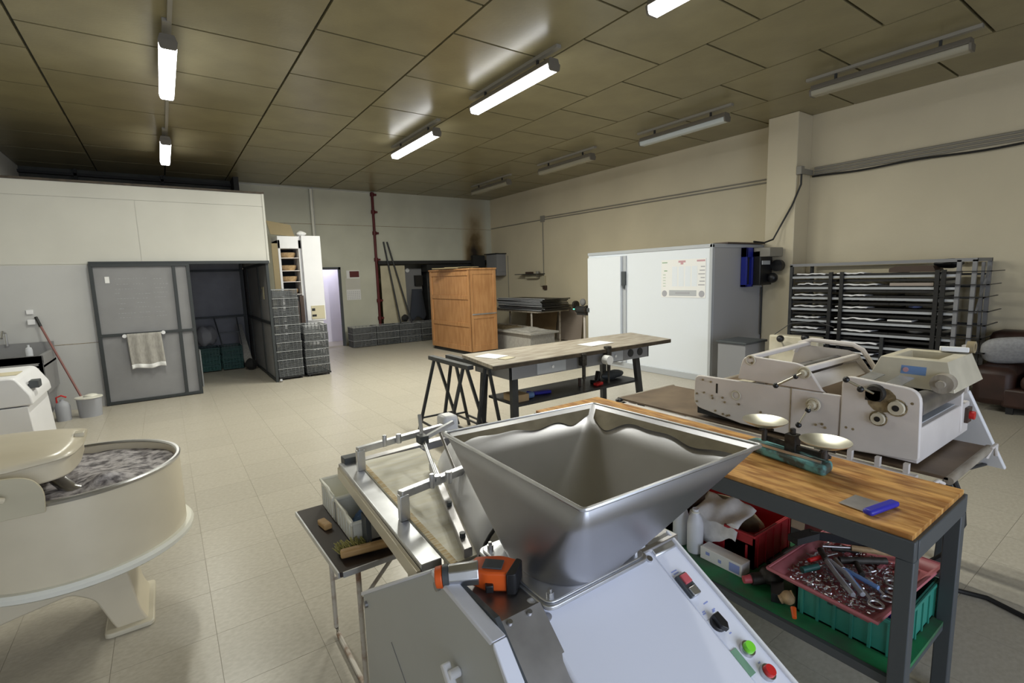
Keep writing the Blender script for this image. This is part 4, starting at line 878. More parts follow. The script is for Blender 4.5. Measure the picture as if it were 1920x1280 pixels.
one('small_jar', MB().cyl((3.80, 4.12, .426), (3.80, 4.12, .52), .018), 'brown_case', 'thin dark jar standing on the middle of the lower shelf', 'jar')
# ================================================================= COLD ROOM
cr = thing('cold_room', 'white walk-in cold room box with a door and a poster on its front', 'cold room', (7.5, 5.65, 0))
P('front_wall', MB().box(6.68, 4.35, .05, 6.74, 6.95, 2.07), 'cold_white', cr)
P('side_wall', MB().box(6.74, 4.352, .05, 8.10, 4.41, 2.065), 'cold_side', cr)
P('rear_walls', MB().box(8.04, 4.41, .05, 8.10, 6.95, 2.06).box(6.74, 6.89, .05, 8.04, 6.95, 2.06), 'cold_white', cr)
P('roof', MB().box(6.69, 4.36, 2.03, 8.09, 6.94, 2.075), 'cold_trim', cr)
P('corner_trim', MB().box(6.665, 4.335, 0, 6.715, 4.385, 2.08), 'cold_trim', cr, bevel=.008)
P('top_trim', MB().box(6.665, 4.34, 2.03, 6.70, 6.96, 2.085), 'cold_trim', cr, bevel=.006)
P('top_trim', MB().box(6.665, 4.335, 2.03, 8.10, 4.37, 2.085), 'cold_trim', cr, bevel=.006)
P('base_trim', MB().box(6.66, 4.34, 0, 6.70, 6.96, .10), 'cold_trim', cr, bevel=.006)
P('base_trim', MB().box(6.70, 4.34, 0, 8.10, 4.37, .10), 'cold_trim', cr)
dr = P('door', MB().box(6.60, 6.08, .10, 6.678, 6.90, 1.99), 'cold_white', cr, bevel=.01)
P('door_gasket', MB().box(6.655, 6.00, .10, 6.679, 6.075, 1.99), 'cold_trim', dr)
P('door_hinge', MB().box(6.63, 6.00, 1.48, 6.665, 6.08, 1.72).cyl((6.64, 6.03, 1.50), (6.64, 6.03, 1.42), .02), 'dark_frame', dr)
P('door_hinge', MB().box(6.58, 6.86, .98, 6.61, 6.91, 1.05), 'dark_frame', dr)
po = thing('poster', 'white poster with columns and small logos taped on the cold room front', 'poster', (6.675, 4.84, 1.28))
P('sheet', MB().box(6.674, 4.445, 1.285, 6.6785, 5.255, 1.88), 'paper', po)
def flat(name, x, ya, yb, za, zb, m): P(name, MB().box(x, ya, za, 6.6742, yb, zb), m, po)
b = MB()
for y in (5.05, 4.93, 4.81, 4.69): b.box(6.6725, y-.10, 1.46, 6.6742, y-.004, 1.77)
P('columns', b, 'cold_white', po)['kind'] = 'stuff'
flat('banner', 6.6725, 4.60, 5.10, 1.31, 1.40, 'cold_trim')
b = MB().box(6.671, 4.72, 1.34, 6.6725, 4.98, 1.37)
P('banner_text', b, 'ink_grey', po)
b = MB()
for y in (5.19, 4.51): b.lathe((6.6738, y, 1.345), [(0, -.001), (.05, -.001), (.05, .001)], 20, axis='x')
P('round_logo', b, 'ink_grey', po)['kind'] = 'stuff'
b = MB().box(6.6725, 5.14, 1.83, 6.6742, 5.24, 1.845).box(6.6725, 5.14, 1.70, 6.6742, 5.2, 1.715)
for k in range(5): b.box(6.6725, 5.17, 1.64-.045*k, 6.6742, 5.22, 1.647-.045*k)
P('green_logo', b, 'ink_green', po)['kind'] = 'stuff'
b = MB().box(6.6725, 4.80, 1.83, 6.6742, 4.93, 1.86).box(6.6725, 4.84, 1.80, 6.6742, 4.89, 1.83).box(6.6725, 4.46, 1.835, 6.6742, 4.6, 1.86)
P('red_logo', b, 'ink_red', po)['kind'] = 'stuff'
b = MB()
for k in range(6): b.box(6.6725, 4.46, 1.75-.055*k, 6.6742, 4.53+.02*(k % 3), 1.765-.055*k)
P('side_logos', b, 'ink_grey', po)['kind'] = 'stuff'
t = thing('cooling_unit', 'blue and black cooling unit hanging on the side of the cold room', 'cooling unit', (7.9, 4.2, 1.4))
P('blue_frame', MB().box(7.44, 4.25, 1.42, 7.64, 4.345, 1.46).box(7.44, 4.25, 1.42, 7.475, 4.345, 2.03).box(7.605, 4.25, 1.42, 7.64, 4.345, 2.03).box(7.44, 4.25, 1.88, 7.64, 4.345, 2.03), 'blue', t, bevel=.006)
P('grille', MB().box(7.475, 4.30, 1.46, 7.605, 4.345, 1.88), 'black_matt', t)
P('condenser', MB().box(7.64, 4.14, 1.44, 8.0, 4.34, 1.98), 'black', t, bevel=.015)
P('top_box', MB().box(7.64, 4.00, 1.88, 8.04, 4.30, 2.02), 'pipe_grey', t, bevel=.01)
P('compressor', MB().cyl((7.95, 4.05, 1.74), (8.04, 4.05, 1.74), .09, n=16).sph((7.9, 4.08, 1.55), .08), 'black', t)
P('label_plate', MB().box(7.64, 4.105, 1.76, 7.86, 4.12, 1.82), 'cold_trim', t)
one('ledge_board', MB().box(7.0, 4.30, 2.088, 8.05, 4.55, 2.11), 'brown_case', 'thin dark board lying on the roof edge of the cold room', 'board')
# grey box and cream machine beyond the moulder
t = thing('metal_box', 'small grey green metal box standing between cold room and cream machine', 'box', (6.5, 3.7, 0))
P('box_body', MB().box(6.25, 3.55, 0, 6.75, 3.95, .70), 'stone_grey', t, bevel=.006)
P('box_lid', MB().box(6.23, 3.53, .70, 6.77, 3.97, .73), 'dark_frame', t, bevel=.006)
t = thing('pastry_sheeter', 'cream machine with black ball levers half hidden behind the dough moulder', 'machine', (6.6, 3.1, 0))
P('housing', MB().box(6.45, 2.75, 0, 6.62, 3.35, .84), 'old_cream', t, bevel=.02)
P('lever', MB().cyl((6.45, 3.15, .70), (6.36, 3.15, .80), .010).cyl((6.45, 2.85, .72), (6.35, 2.85, .84), .010), 'steel', t)
P('lever_ball', MB().sph((6.35, 3.15, .81), .045).sph((6.34, 2.85, .85), .045), 'black', t)
P('wire_guard', MB().tube([(6.5, 3.3, .84), (6.5, 3.1, 1.0), (6.5, 2.8, 1.04), (6.5, 2.6, .98)], .005, 6).tube([(6.5, 3.1, 1.0), (6.5, 3.1, .88), (6.5, 2.7, .92)], .004, 6), 'dark_steel', t)
P('white_arm', MB().cyl((6.3, 2.85, .62), (6.3, 2.55, .70), .03).sph((6.3, 2.85, .66), .06), 'white_paint', t)
# ================================================================= TRAY RACK
rk = thing('tray_rack', 'wide dark steel rack full of baking trays against the right wall', 'rack', (8.05, 2.6, 0))
X0, X1 = 7.76, 8.40; ZR = [1.57, 1.415, 1.27, 1.105, .94, .785, .62, .47, .30]
for x in (X0, X1):
    for y, m in ((3.72, 'dark_steel'), (1.66, 'stone_grey'), (1.80, 'stone_grey')): P('post', MB().box(x-.02, y-.02, 0, x+.02, y+.02, 1.73), m, rk)
for y in (3.17, 3.03, 1.99, 1.93): P('post', MB().box(X0-.045, y-.022, 0, X0-.01, y+.022, 1.62), 'black', rk)
P('post', MB().box(X0-.03, 2.50, 0, X0, 2.54, .75), 'dark_steel', rk)
for x in (X0, X1): P('top_rail', MB().box(x-.02, 1.64, 1.71, x+.02, 3.74, 1.75), 'stone_grey', rk)
for y in (1.66, 3.72): P('top_rail', MB().box(X0, y-.02, 1.71, X1, y+.02, 1.75), 'stone_grey', rk)
for z in ZR: P('shelf_rail', MB().box(X0-.012, 1.80, z-.035, X0+.008, 3.70, z-.005), 'cold_trim', rk)
for z in ZR: P('back_rail', MB().box(X1-.008, 1.66, z-.03, X1+.012, 3.70, z-.005), 'dark_steel', rk)
for z in (1.6, 1.3, 1.0, .7): P('side_rail', MB().box(X0, 3.71, z-.02, X1, 3.735, z), 'dark_steel', rk)
P('cross_brace', MB().bar((X1, 1.7, .2), (X1, 1.72, 1.7), .03).bar((X1-.1, 1.64, 1.65), (X0+.1, 1.64, 1.1), .02), 'stone_grey', rk)
tp = thing('baking_tray', 'black baking tray', 'tray', (0, 0, 0), 0, 'black baking trays in the rack', local=True)
P('tray_base', MB().box(-.33, -.28, 0, .28, .28, .012), 'black', tp)
P('tray_lip', MB().box(-.33, -.285, .012, -.322, .285, .03).box(-.33, -.285, 0, .28, -.277, .03).box(-.33, .277, 0, .28, .285, .03), 'black', tp)
first = True; bays = ((3.42, 'left bay'), (2.77, 'middle bay'), (2.22, 'right bay'))
for bi, (y, bn) in enumerate(bays):
    for k, z in enumerate(ZR):
        lv = ['top', 'second', 'third', 'fourth', 'fifth', 'sixth', 'seventh', 'eighth', 'lowest'][k]
        lb = 'black baking tray on the %s level, %s of the rack' % (lv, bn)
        lc = (8.103+random.uniform(-.002, .004), y+random.uniform(-.03, .02), z-.004)
        if first: tp.location = lc; tp['label'] = lb; first = False
        else: dup(tp, lc, 0, lb)
        if k: dup(tp, (lc[0], lc[1], z+.068), 0, 'black baking tray just above the %s level tray, %s of the rack' % (lv, bn))
one_w = None
for k, z in enumerate(ZR[:8]):
    lv = ['top', 'second', 'third', 'fourth', 'fifth', 'sixth', 'seventh', 'eighth'][k]
    o = one('long_tray', MB().box(7.70, 1.50+.02*(k % 3), z+.02, 7.76, 1.98, z+.03).box(7.70, 1.50+.02*(k % 3), z+.02, 8.3, 1.515+.02*(k % 3), z+.03), 'black', 'thin black tray edge jutting out past the right posts of the rack, %s level' % lv, 'tray', 'black tray edges jutting from the right of the rack')
def fcloth(y0_, y1_, z, seed, h=.03):
    rd = random.Random(seed); a, b = rd.uniform(0, 6), rd.uniform(0, 6)
    return MB().grid(lambda u, v: Vector((7.74+.30*v, y0_+(y1_-y0_)*u, z+.012+h*(.6+.12*math.sin(9*u+a)+.10*math.sin(21*u+b))*(1-v*.7)+(.0 if v > .01 else -.006))), 18, 4)
spec = [(0, 3.26, 3.64, 0), (0, 3.24, 3.62, 1), (0, 3.27, 3.66, 2), (0, 3.26, 3.66, 3), (0, 3.32, 3.64, 4), (0, 3.33, 3.66, 5), (1, 2.78, 3.1, 0), (1, 2.62, 3.1, 1), (1, 2.75, 3.05, 2), (1, 2.72, 3.10, 3), (1, 2.58, 3.10, 4), (1, 2.66, 3.10, 5), (1, 2.58, 3.10, 6), (1, 2.62, 3.12, 7)]
for bi, ya, yb, k in spec:
    lv = ['top', 'second', 'third', 'fourth', 'fifth', 'sixth', 'seventh', 'eighth'][k]
    o = one('flour_cloth', fcloth(ya, yb, ZR[k], k*7+bi, .055 if (bi, k) in ((1, 4), (0, 1)) else .036), 'cloth_floury', 'white floury cloth on the %s level in the %s of the rack' % (lv, ('left bay', 'middle bay')[bi]), 'cloth', 'white floury cloths folded on the rack trays', solid=.014)
one('brown_case', MB().prism(rpoly([(2.02, 0), (2.50, 0), (2.50, .05), (2.44, .075), (2.05, .075)], .015), 'x', 7.76, 8.1), 'brown_case', 'long dark brown case on the top right of the rack', 'case'); bpy.data.objects['brown_case'].location.z = 1.60
one('cardboard_tray', MB().box(7.76, 2.03, ZR[1]+.012, 8.1, 2.48, ZR[1]+.05), 'tile_mauve', 'pale pinkish flat box on the second level of the rack', 'box')
one('foil_pack', lump(7.95, 2.24, ZR[3]+.025, .08, .07, .022, 3), 'ink_blue', 'small lilac bag on the fourth level of the rack', 'bag')
one('paper_stack', MB().box(7.76, 2.22, ZR[4]+.026, 8.0, 2.48, ZR[4]+.045), 'paper', 'white papers on the fifth level in the right bay of the rack', 'paper')
one('rolled_rag', lump(7.92, 2.2, ZR[5]+.025, .1, .12, .03, 31), 'rag_grey', 'grey rag on the sixth level in the right bay of the rack', 'rag')
one('rag', lump(7.92, 2.35, ZR[7]+.026, .1, .16, .03, 33), 'rag_grey', 'grey rag on the eighth level in the right bay of the rack', 'rag')
one('rag', lump(7.92, 3.4, ZR[6]+.026, .1, .10, .025, 34), 'lime', 'small bright green thing on the left of the rack, seventh level', 'cloth'); 
one('black_device', lump(7.98, 1.95, 1.635, .12, .14, .06, 35), 'black', 'black handset with cable on the top right end of the rack', 'device')
# ================================================================= ARMCHAIR
sf = thing('armchair', 'dark brown leather armchair at the right edge beyond the rack', 'armchair', (7.95, .75, 0))
P('seat_base', MB().box(7.55, .25, .08, 8.35, 1.30, .30), 'leather', sf, bevel=.03)
P('seat_cushion', MB().box(7.52, .42, .30, 8.2, 1.16, .45), 'leather', sf, bevel=.05)
P('armrest', MB().box(7.55, 1.20, .08, 8.35, 1.56, .52), 'leather', sf, bevel=.08)
P('armrest', MB().box(7.55, .05, .08, 8.35, .40, .52), 'leather', sf, bevel=.08)
P('backrest', MB().box(8.10, .12, .10, 8.45, 1.56, .88), 'leather', sf, bevel=.09)
P('feet', MB().box(7.6, .3, 0, 7.66, .36, .09).box(7.6, 1.2, 0, 7.66, 1.26, .09).box(8.3, .3, 0, 8.36, .36, .09).box(8.3, 1.2, 0, 8.36, 1.26, .09), 'black', sf)
cu = MB().sph((0, 0, 0), 1, 24, 14)
rt = Matrix.Rotation(math.radians(-28), 4, 'Y') @ Matrix.Rotation(math.radians(15), 4, 'Z')
def sq(v):
    sgn = lambda a: (abs(a)**.45)*(1 if a >= 0 else -1)
    return Vector((v.x*.07, sgn(v.y)*.25*(1-.12*abs(v.z)), sgn(v.z)*.17*(1-.12*abs(v.y))))
cu.v = [rt @ sq(v) + Vector((7.84, 1.31, .69)) for v in cu.v]
one('cushion', cu, 'cushion', 'grey square cushion lying on the armrest of the brown armchair', 'cushion')
# ================================================================= WOOD BENCH
bn = thing('butcher_bench', 'long workbench with an orange butcher block top, grey steel frame and green shelf', 'workbench', (2.12, 1.45, 0))
nb = 9
for k in range(nb):
    xa = 1.855+.54*k/nb; P('board', MB().box(xa+.0006, .485, .822, xa+.54/nb-.0006, 2.42, .852), 'butcher_wood', bn, bevel=.0015)
P('frame_rail', MB().box(1.845, .475, .765, 1.875, 2.43, .835), 'dark_frame', bn, bevel=.003)
P('frame_rail', MB().box(2.375, .475, .765, 2.405, 2.43, .835), 'dark_frame', bn, bevel=.003)
P('frame_rail', MB().box(1.876, .472, .766, 2.374, .50, .834), 'dark_frame', bn, bevel=.003)
P('frame_rail', MB().box(1.845, 2.40, .765, 2.405, 2.43, .835), 'dark_frame', bn, bevel=.003)
for x in (1.85, 2.35):
    for y in (.475, 2.375): P('leg', MB().box(x, y, 0, x+.05, y+.05, .764), 'dark_frame', bn, bevel=.004)
P('shelf', MB().box(1.892, .50, .305, 2.475, 2.4, .322), 'shelf_green', bn)
P('shelf_rail', MB().box(1.87, .48, .285, 1.89, 2.42, .318), 'dark_frame', bn)
P('shelf_rail', MB().box(1.90, .50, .285, 2.47, .52, .304), 'dark_frame', bn)
SH = .323
# scraper
t = thing('dough_scraper', 'dough scraper with a dark blue handle lying on the butcher block bench', 'scraper', (1.97, .65, .853))
P('blade', MB().prism([(1.905, .615), (2.03, .60), (2.03, .71), (1.915, .72)], 'z', .855, .857), 'steel_dull', t)
P('handle', MB().bar((1.885, .622, .866), (2.045, .592, .866), .034, .020), 'blue_handle', t, bevel=.008)
# balance
t = thing('balance_scale', 'old two pan balance with a worn turquoise cast base on the bench end', 'scale', (2.21, 1.03, .853))
P('base', MB().prism(rpoly([(2.115, .85), (2.225, .86), (2.285, 1.23), (2.18, 1.24)], .03), 'z', .853, .895), 'cast_green', t, bevel=.012)
P('beam', MB().bar((2.215, 1.16, .925), (2.19, .87, .915), .018, .022).bar((2.24, 1.16, .918), (2.215, .87, .908), .01, .014), 'cast_iron', t, bevel=.003)
P('pivot', MB().box(2.185, 1.0, .89, 2.235, 1.05, .975).cyl((2.21, 1.025, .97), (2.21, 1.025, 1.0), .012), 'cast_iron', t, bevel=.006)
P('level_arm', MB().bar((2.17, 1.16, .903), (2.15, .88, .90), .008, .012), 'alu', t)
for (x, y, z) in ((2.20, 1.145, .985), (2.165, .875, .965)):
    P('pan', MB().lathe((x, y, z), [(0, 0), (.05, .001), (.085, .018), (.094, .025), (.0945, .028), (.084, .024), (.05, .006), (0, .005)], 36), 'brass', t)
    P('pan_support', MB().cyl((x, y, .915), (x, y, z), .012).cyl((x-.04, y, z-.012), (x+.04, y, z-.012), .006).cyl((x, y-.04, z-.012), (x, y+.04, z-.012), .006), 'cast_iron', t)
# red crate with rags and tools
t = thing('red_crate', 'red plastic crate full of sacks and a white rag on the green shelf', 'crate', (2.28, 1.37, SH))
xa, xb, ya, yb, z, h_ = 2.10, 2.44, 1.12, 1.66, SH, .165
P('crate_wall', MB().box(xa, ya, z, xb, yb, z+.006).box(xa, ya, z, xa+.008, yb, z+h_-.05).box(xa, ya, z, xa+.008, ya+.15, z+h_).box(xa, yb-.15, z, xa+.008, yb, z+h_).box(xb-.008, ya, z, xb, yb, z+h_).box(xa, ya, z, xb, ya+.008, z+h_).box(xa, yb-.008, z, xb, yb, z+h_), 'crate_red', t)
P('crate_rim', MB().box(xa-.006, ya-.006, z+h_-.012, xb+.006, ya+.006, z+h_).box(xb-.006, ya, z+h_-.012, xb+.006, yb, z+h_).box(xa-.006, ya, z+h_-.012, xa+.008, ya+.15, z+h_), 'crate_red', t, bevel=.003)
for k in range(5): P('rib', MB().box(xa-.004, ya+.03+.115*k, z, xa, ya+.04+.115*k, z+h_-.055).box(xa+.03+.07*k, ya-.004, z, xa+.038+.07*k, ya, z+h_-.012), 'crate_red', t)
one('sack', lump(2.29, 1.40, SH+.04, .12, .20, .075, 41), 'sack', 'brown folded sack filling the red crate', 'sack')
one('sack', lump(2.20, 1.55, SH+.09, .10, .10, .07, 42), 'brown_case', 'very dark cloth bundle at the far end of the red crate', 'sack')
def rag(u, v):
    x = 2.08+.18*v; y = 1.20+.26*u; dz = .035*math.sin(8*u+5*v)+.02*math.sin(17*u); return Vector((x-.0, y, SH+.150+.07*v+dz*.4-(.10*(1-v/.12) if v < .12 else 0)*(1-.6*abs(2*u-1))))
one('white_rag', MB().grid(rag, 16, 16), 'cloth_white', 'crumpled white rag hanging over the near side of the red crate', 'rag', solid=.004)
t0 = thing('plastic_bottle', 'milky plastic bottle without cap, nearer one beside the red crate', 'bottle', (2.03, 1.38, SH), 0, 'two milky bottles beside the red crate', local=True)
P('bottle_body', MB().lathe((0, 0, 0), [(0, .002), (.034, 0), (.038, .01), (.038, .15), (.030, .18), (.015, .20), (.015, .222), (.012, .222), (0, .215)], 24), 'translucent', t0)
P('bottle_neck_ring', MB().lathe((0, 0, 0), [(.015, .200), (.019, .202), (.019, .208), (.015, .21)], 20), 'plastic_white', t0)
dup(t0, (2.045, 1.475, SH), 0, 'milky plastic bottle behind its twin, close to the steel hopper')
one('carton', MB().box(2.00, 1.12, SH, 2.07, 1.33, SH+.06), 'paper', 'long white carton with blue print lying in front of the red crate', 'box', bevel=.003)
P('print', MB().box(1.9985, 1.13, SH+.01, 1.9998, 1.18, SH+.05).box(1.9985, 1.22, SH+.02, 1.9998, 1.235, SH+.035).box(1.9985, 1.28, SH+.03, 1.9998, 1.30, SH+.045), 'ink_blue', bpy.data.objects['carton'])
t = thing('angle_grinder', 'greasy dark power tool with a silver tube and pink grip on the green shelf', 'tool', (2.12, 1.02, SH))
P('tool_body', MB().sph((2.07, 1.02, SH+.04), .045, sc=(1.3, 1.1, .85)).cyl((2.05, 1.03, SH+.03), (1.99, 1.07, SH+.025), .025), 'cast_iron', t)
P('grip', MB().cyl((2.005, 1.065, SH+.025), (1.965, 1.09, SH+.022), .020, .016), 'pink', t)
P('tube', MB().cyl((2.09, 1.0, SH+.06), (2.28, .98, SH+.075), .012).cyl((2.28, .98, SH+.075), (2.34, .975, SH+.08), .018), 'alu', t)
one('black_tools', MB().cyl((2.15, 1.07, SH+.03), (2.38, 1.05, SH+.04), .020).cyl((2.12, .94, SH+.02), (2.35, .97, SH+.025), .018).obox((2.0, .96, SH+.02), (.10, .05, .04), .5), 'black', 'black greasy tools lying between the red crate and the green crate', 'tool', bevel=.002)
one('brass_fitting', MB().sph((1.975, .905, SH+.035), .028).cyl((1.96, .93, SH+.02), (1.99, .89, SH+.05), .018), 'wicker', 'small yellowish metal fitting in front of the pink tray', 'fitting')
one('orange_marker', MB().cyl((1.905, .845, SH+.010), (1.935, .865, SH+.030), .008, .011), 'orange', 'short orange plug on the green shelf beside the green crate', 'plug')
# green crate and pink tray
t = thing('green_crate', 'bright green plastic crate under the pink tool tray on the shelf', 'crate', (2.19, .71, SH))
xa, xb, ya, yb, z, h_ = 1.975, 2.40, .535, .875, SH, .14
P('crate_wall', MB().box(xa, ya, z, xb, yb, z+.006).box(xa, ya, z, xa+.008, yb, z+h_).box(xb-.008, ya, z, xb, yb, z+h_).box(xa, ya, z, xb, ya+.008, z+h_).box(xa, yb-.008, z, xb, yb, z+h_), 'crate_green', t)
P('crate_rim', MB().box(xa-.007, ya-.007, z+h_-.014, xb+.007, ya+.004, z+h_).box(xa-.007, yb-.004, z+h_-.014, xb+.007, yb+.007, z+h_).box(xa-.007, ya, z+h_-.014, xa+.004, yb, z+h_).box(xb-.004, ya, z+h_-.014, xb+.007, yb, z+h_), 'crate_green', t, bevel=.002)
for k in range(6): P('rib', MB().box(xa-.006, ya+.02+.058*k, z, xa, ya+.03+.058*k, z+h_-.014), 'crate_green', t)
for k in range(6): P('rib', MB().box(xa+.03+.07*k, ya-.005, z, xa+.04+.07*k, ya, z+h_-.014), 'crate_green', t)
P('grip_hole', MB().box(xa-.0015, .66, z+.09, xa+.001, .76, z+.115), 'crate_green_dark', t)
t = thing('tool_tray', 'pink plastic tray heaped with pliers, spanners and screws on the green crate', 'tray', (2.15, .745, .465))
def trq(z, g): return [Vector(p) for p in ((1.895-g, .935+g, z), (1.872-g, .575-g, z), (2.43+g, .545-g, z), (2.42+g, .925+g, z))]
lo, mi, hi = trq(.468, -.025), trq(.50, 0), trq(.505, .012)
vs = lo+mi+hi; fs = [(3,2,1,0)]+[(a, (a+1)%4, 4+(a+1)%4, 4+a) for a in range(4)]+[(4+a, 4+(a+1)%4, 8+(a+1)%4, 8+a) for a in range(4)]
P('tray_shell', MB().add(vs, fs), 'tray_pink', t, solid=.005)
def rimtube(q, r): return MB().tube([*q, q[0]], r, 6)
P('tray_rim', rimtube(trq(.503, .012), .007), 'tray_pink', t)
b = MB().box(2.32, .60, .474, 2.38, .88, .495)
for k in range(4): b.box(2.24, .62+.06*k, .474, 2.32, .632+.06*k, .496)
P('dividers', b, 'tray_pink', t)
sc = MB(); rd = random.Random(11)
for k in range(900):
    u, v = rd.random(), rd.random(); x = 1.905+.49*u; y = .60+.30*v; z = .476+rd.random()*.016; a = rd.random()*6.28; l_ = rd.uniform(.006, .016)
    sc.cyl((x, y, z), (x+l_*math.cos(a), y+l_*math.sin(a), z+rd.uniform(0, .006)), rd.uniform(.002, .0035), n=5)
scr = one('screws', sc, 'alu', 'layer of loose screws and bolts covering the pink tray bottom', 'screws', kind='stuff')
def tool(name, label, cat, parts):
    p0 = parts[0][1].v[0]; t = thing(name, label, cat, (p0.x, p0.y, .475))
    for nm, mb, m in parts: P(nm, mb, m, t, bevel=.0015)
    return t
tool('pliers', 'pliers with pale blue handles lying across the middle of the pink tray', 'pliers', [('jaws', MB().cyl((2.13, .80, .515), (2.09, .755, .512), .011), 'steel_dull'), ('handle', MB().tube([(2.09, .755, .512), (2.06, .72, .510), (2.00, .665, .508)], .009), 'blue_pale'), ('handle', MB().tube([(2.095, .75, .512), (2.085, .70, .510), (2.07, .63, .508)], .009), 'blue_pale')])
tool('tongs', 'long grey worn pliers left of the blue handled pliers in the pink tray', 'pliers', [('jaws', MB().cyl((2.16, .87, .518), (2.10, .82, .516), .012), 'cast_iron'), ('handle', MB().tube([(2.10, .82, .514), (2.04, .76, .510), (1.955, .67, .506)], .010), 'bucket_plastic'), ('handle', MB().tube([(2.11, .815, .514), (2.07, .74, .512), (1.985, .65, .506)], .010), 'bucket_plastic')])
tool('screwdriver', 'screwdriver with a green handle near the left corner of the pink tray', 'screwdriver', [('handle', MB().cyl((1.98, .86, .500), (2.05, .83, .504), .013), 'crate_green_dark'), ('shaft', MB().cyl((2.05, .83, .504), (2.14, .79, .506), .004), 'steel')])
tool('screwdriver', 'screwdriver with a red handle at the back of the pink tray', 'screwdriver', [('handle', MB().cyl((2.06, .87, .506), (2.12, .85, .508), .009), 'red'), ('shaft', MB().cyl((2.12, .85, .508), (2.2, .82, .509), .004), 'steel')])
tool('hacksaw', 'long black saw lying over the far edge of the pink tray', 'saw', [('blade_frame', MB().bar((2.20, .93, .545), (2.40, .66, .535), .012, .035), 'black'), ('handle', MB().bar((2.10, .955, .545), (2.22, .92, .545), .05, .03), 'black_matt')])
tool('chisel', 'tool with a yellow handle near the right corner of the pink tray', 'tool', [('handle', MB().tube([(2.28, .80, .515), (2.32, .73, .518), (2.36, .68, .516)], .013), 'wicker'), ('shaft', MB().cyl((2.28, .80, .515), (2.2, .88, .515), .006), 'steel_dull')])
tool('spanner', 'large steel spanner with a ring end at the near corner of the pink tray', 'spanner', [('shank', MB().bar((2.06, .70, .497), (1.99, .625, .496), .014, .006), 'alu'), ('ring', MB().tube([(1.975+.022*math.cos(a), .605+.022*math.sin(a), .497) for a in [k*math.pi/6 for k in range(13)]], .006, 6), 'alu')])
tool('spanner', 'steel spanner behind the largest one in the pink tray', 'spanner', [('shank', MB().bar((2.12, .68, .498), (2.05, .60, .497), .012, .006), 'alu'), ('ring', MB().tube([(2.04+.018*math.cos(a), .592+.018*math.sin(a), .498) for a in [k*math.pi/6 for k in range(13)]], .005, 6), 'alu')])
for k, lb in enumerate(('first steel ring behind the spanners in the pink tray', 'steel ring touching the corner post side of the pink tray')):
    x, y = 2.10+.055*k, .595+.02*k; one('steel_ring', MB().tube([(x+.02*math.cos(a), y+.02*math.sin(a), .50) for a in [j*math.pi/6 for j in range(13)]], .005, 6), 'steel_dull', lb, 'ring')
one('rusty_tools', MB().cyl((2.17, .80, .50), (2.30, .68, .505), .014).cyl((2.2, .75, .50), (2.12, .70, .505), .010).cyl((2.24, .86, .50), (2.30, .78, .503), .012), 'cast_iron', 'rusty brown tools heaped in the middle of the pink tray', 'tools')
one('blue_lid', MB().cyl((2.02, .575, .44), (2.06, .575, .44), .02), 'blue_handle', 'dark blue lid peeping out of the green crate under the tray', 'pot')  # loose dark blue lid, drawn as a short disc
t = thing('spare_tray', 'second dark red tray standing on edge behind the pink tool tray', 'tray', (2.45, .9, SH))
P('tray_back', MB().quad((2.445, .70, .33), (2.445, 1.06, .33), (2.475, 1.06, .545), (2.475, .70, .545), .008), 'tray_pink', t)
P('tray_border', MB().tube([(2.44, .70, .33), (2.44, 1.06, .33), (2.47, 1.06, .545), (2.47, .70, .545), (2.44, .70, .33)], .008, 6), 'tray_pink', t)
# ================================================================= DOUGH MOULDER
mo = thing('dough_moulder', 'old white dough moulder with levers, knobs and rollers on a low painted stand', 'machine', (3.0, 1.4, 0))
XA, XB = 2.70, 3.34
def plate(name, poly, rad, x, th=.02, m='old_white', bev=.006): return P(name, MB().prism(rpoly(poly, rad, 5), 'x', x, x+th), m, mo, bevel=bev)
# near side plates (face x = 2.70) and their twins on the far side
low = [(1.865, .845), (1.86, 1.048), (1.035, 1.063), (1.035, .80), (1.55, .80)]
plate('side_plate', low, [.06, .04, 0, 0, 0], XA); plate('side_plate', low, [.06, .04, 0, 0, 0], XB-.02)
up = [(1.575, 1.066), (1.545, 1.21), (1.205, 1.197), (1.115, 1.066)]
plate('upper_plate', up, [0, .05, .06, 0], XA); plate('upper_plate', up, [0, .05, .06, 0], XB-.02)
rp = [(1.03, .795), (1.03, 1.17), (.715, 1.145), (.705, .82)]
plate('gear_plate', rp, [0, .05, .06, .02], XA-.006, .026); plate('gear_plate', rp, [0, .05, .06, .02], XB-.02)
P('plate_joint', MB().bar((XA-.001, 1.27, 1.062), (XA-.001, 1.27, .80), .003, .004), 'grime', mo)
P('end_box', MB().box(XA+.02, .715, .80, XB+.14, .98, .965), 'old_white', mo, bevel=.006)
P('end_box_top', MB().box(XA+.03, .74, .965, XB+.12, .93, .969), 'cold_trim', mo)
P('bottom_pan', MB().box(XA+.02, .98, .80, XB-.02, 1.85, .84), 'black_matt', mo)
P('infeed_belt', MB().box(XA+.02, 1.25, .96, XB-.02, 1.84, .985), 'brown_board', mo)
P('infeed_roller', MB().cyl((XA+.02, 1.83, .96), (XB-.02, 1.83, .96), .03), 'worn_wood', mo)
P('wood_slat', MB().box(XA+.06, 1.58, .99, XB-.1, 1.66, 1.02), 'wood_light', mo); mo.children[-1].data.materials[0] = MATS['old_cream']
for y, z in ((1.45, 1.08), (1.30, 1.13)): P('roller', MB().cyl((XA+.02, y, z), (XB-.02, y, z), .035), 'steel_dull', mo)
P('tie_bar', MB().bar((XA+.01, 1.50, 1.20), (XB, 1.48, 1.22), .035, .025), 'old_white', mo, bevel=.006)
P('tie_bar', MB().bar((XA+.01, 1.22, 1.165), (XB, 1.20, 1.17), .03, .03), 'old_white', mo, bevel=.006)
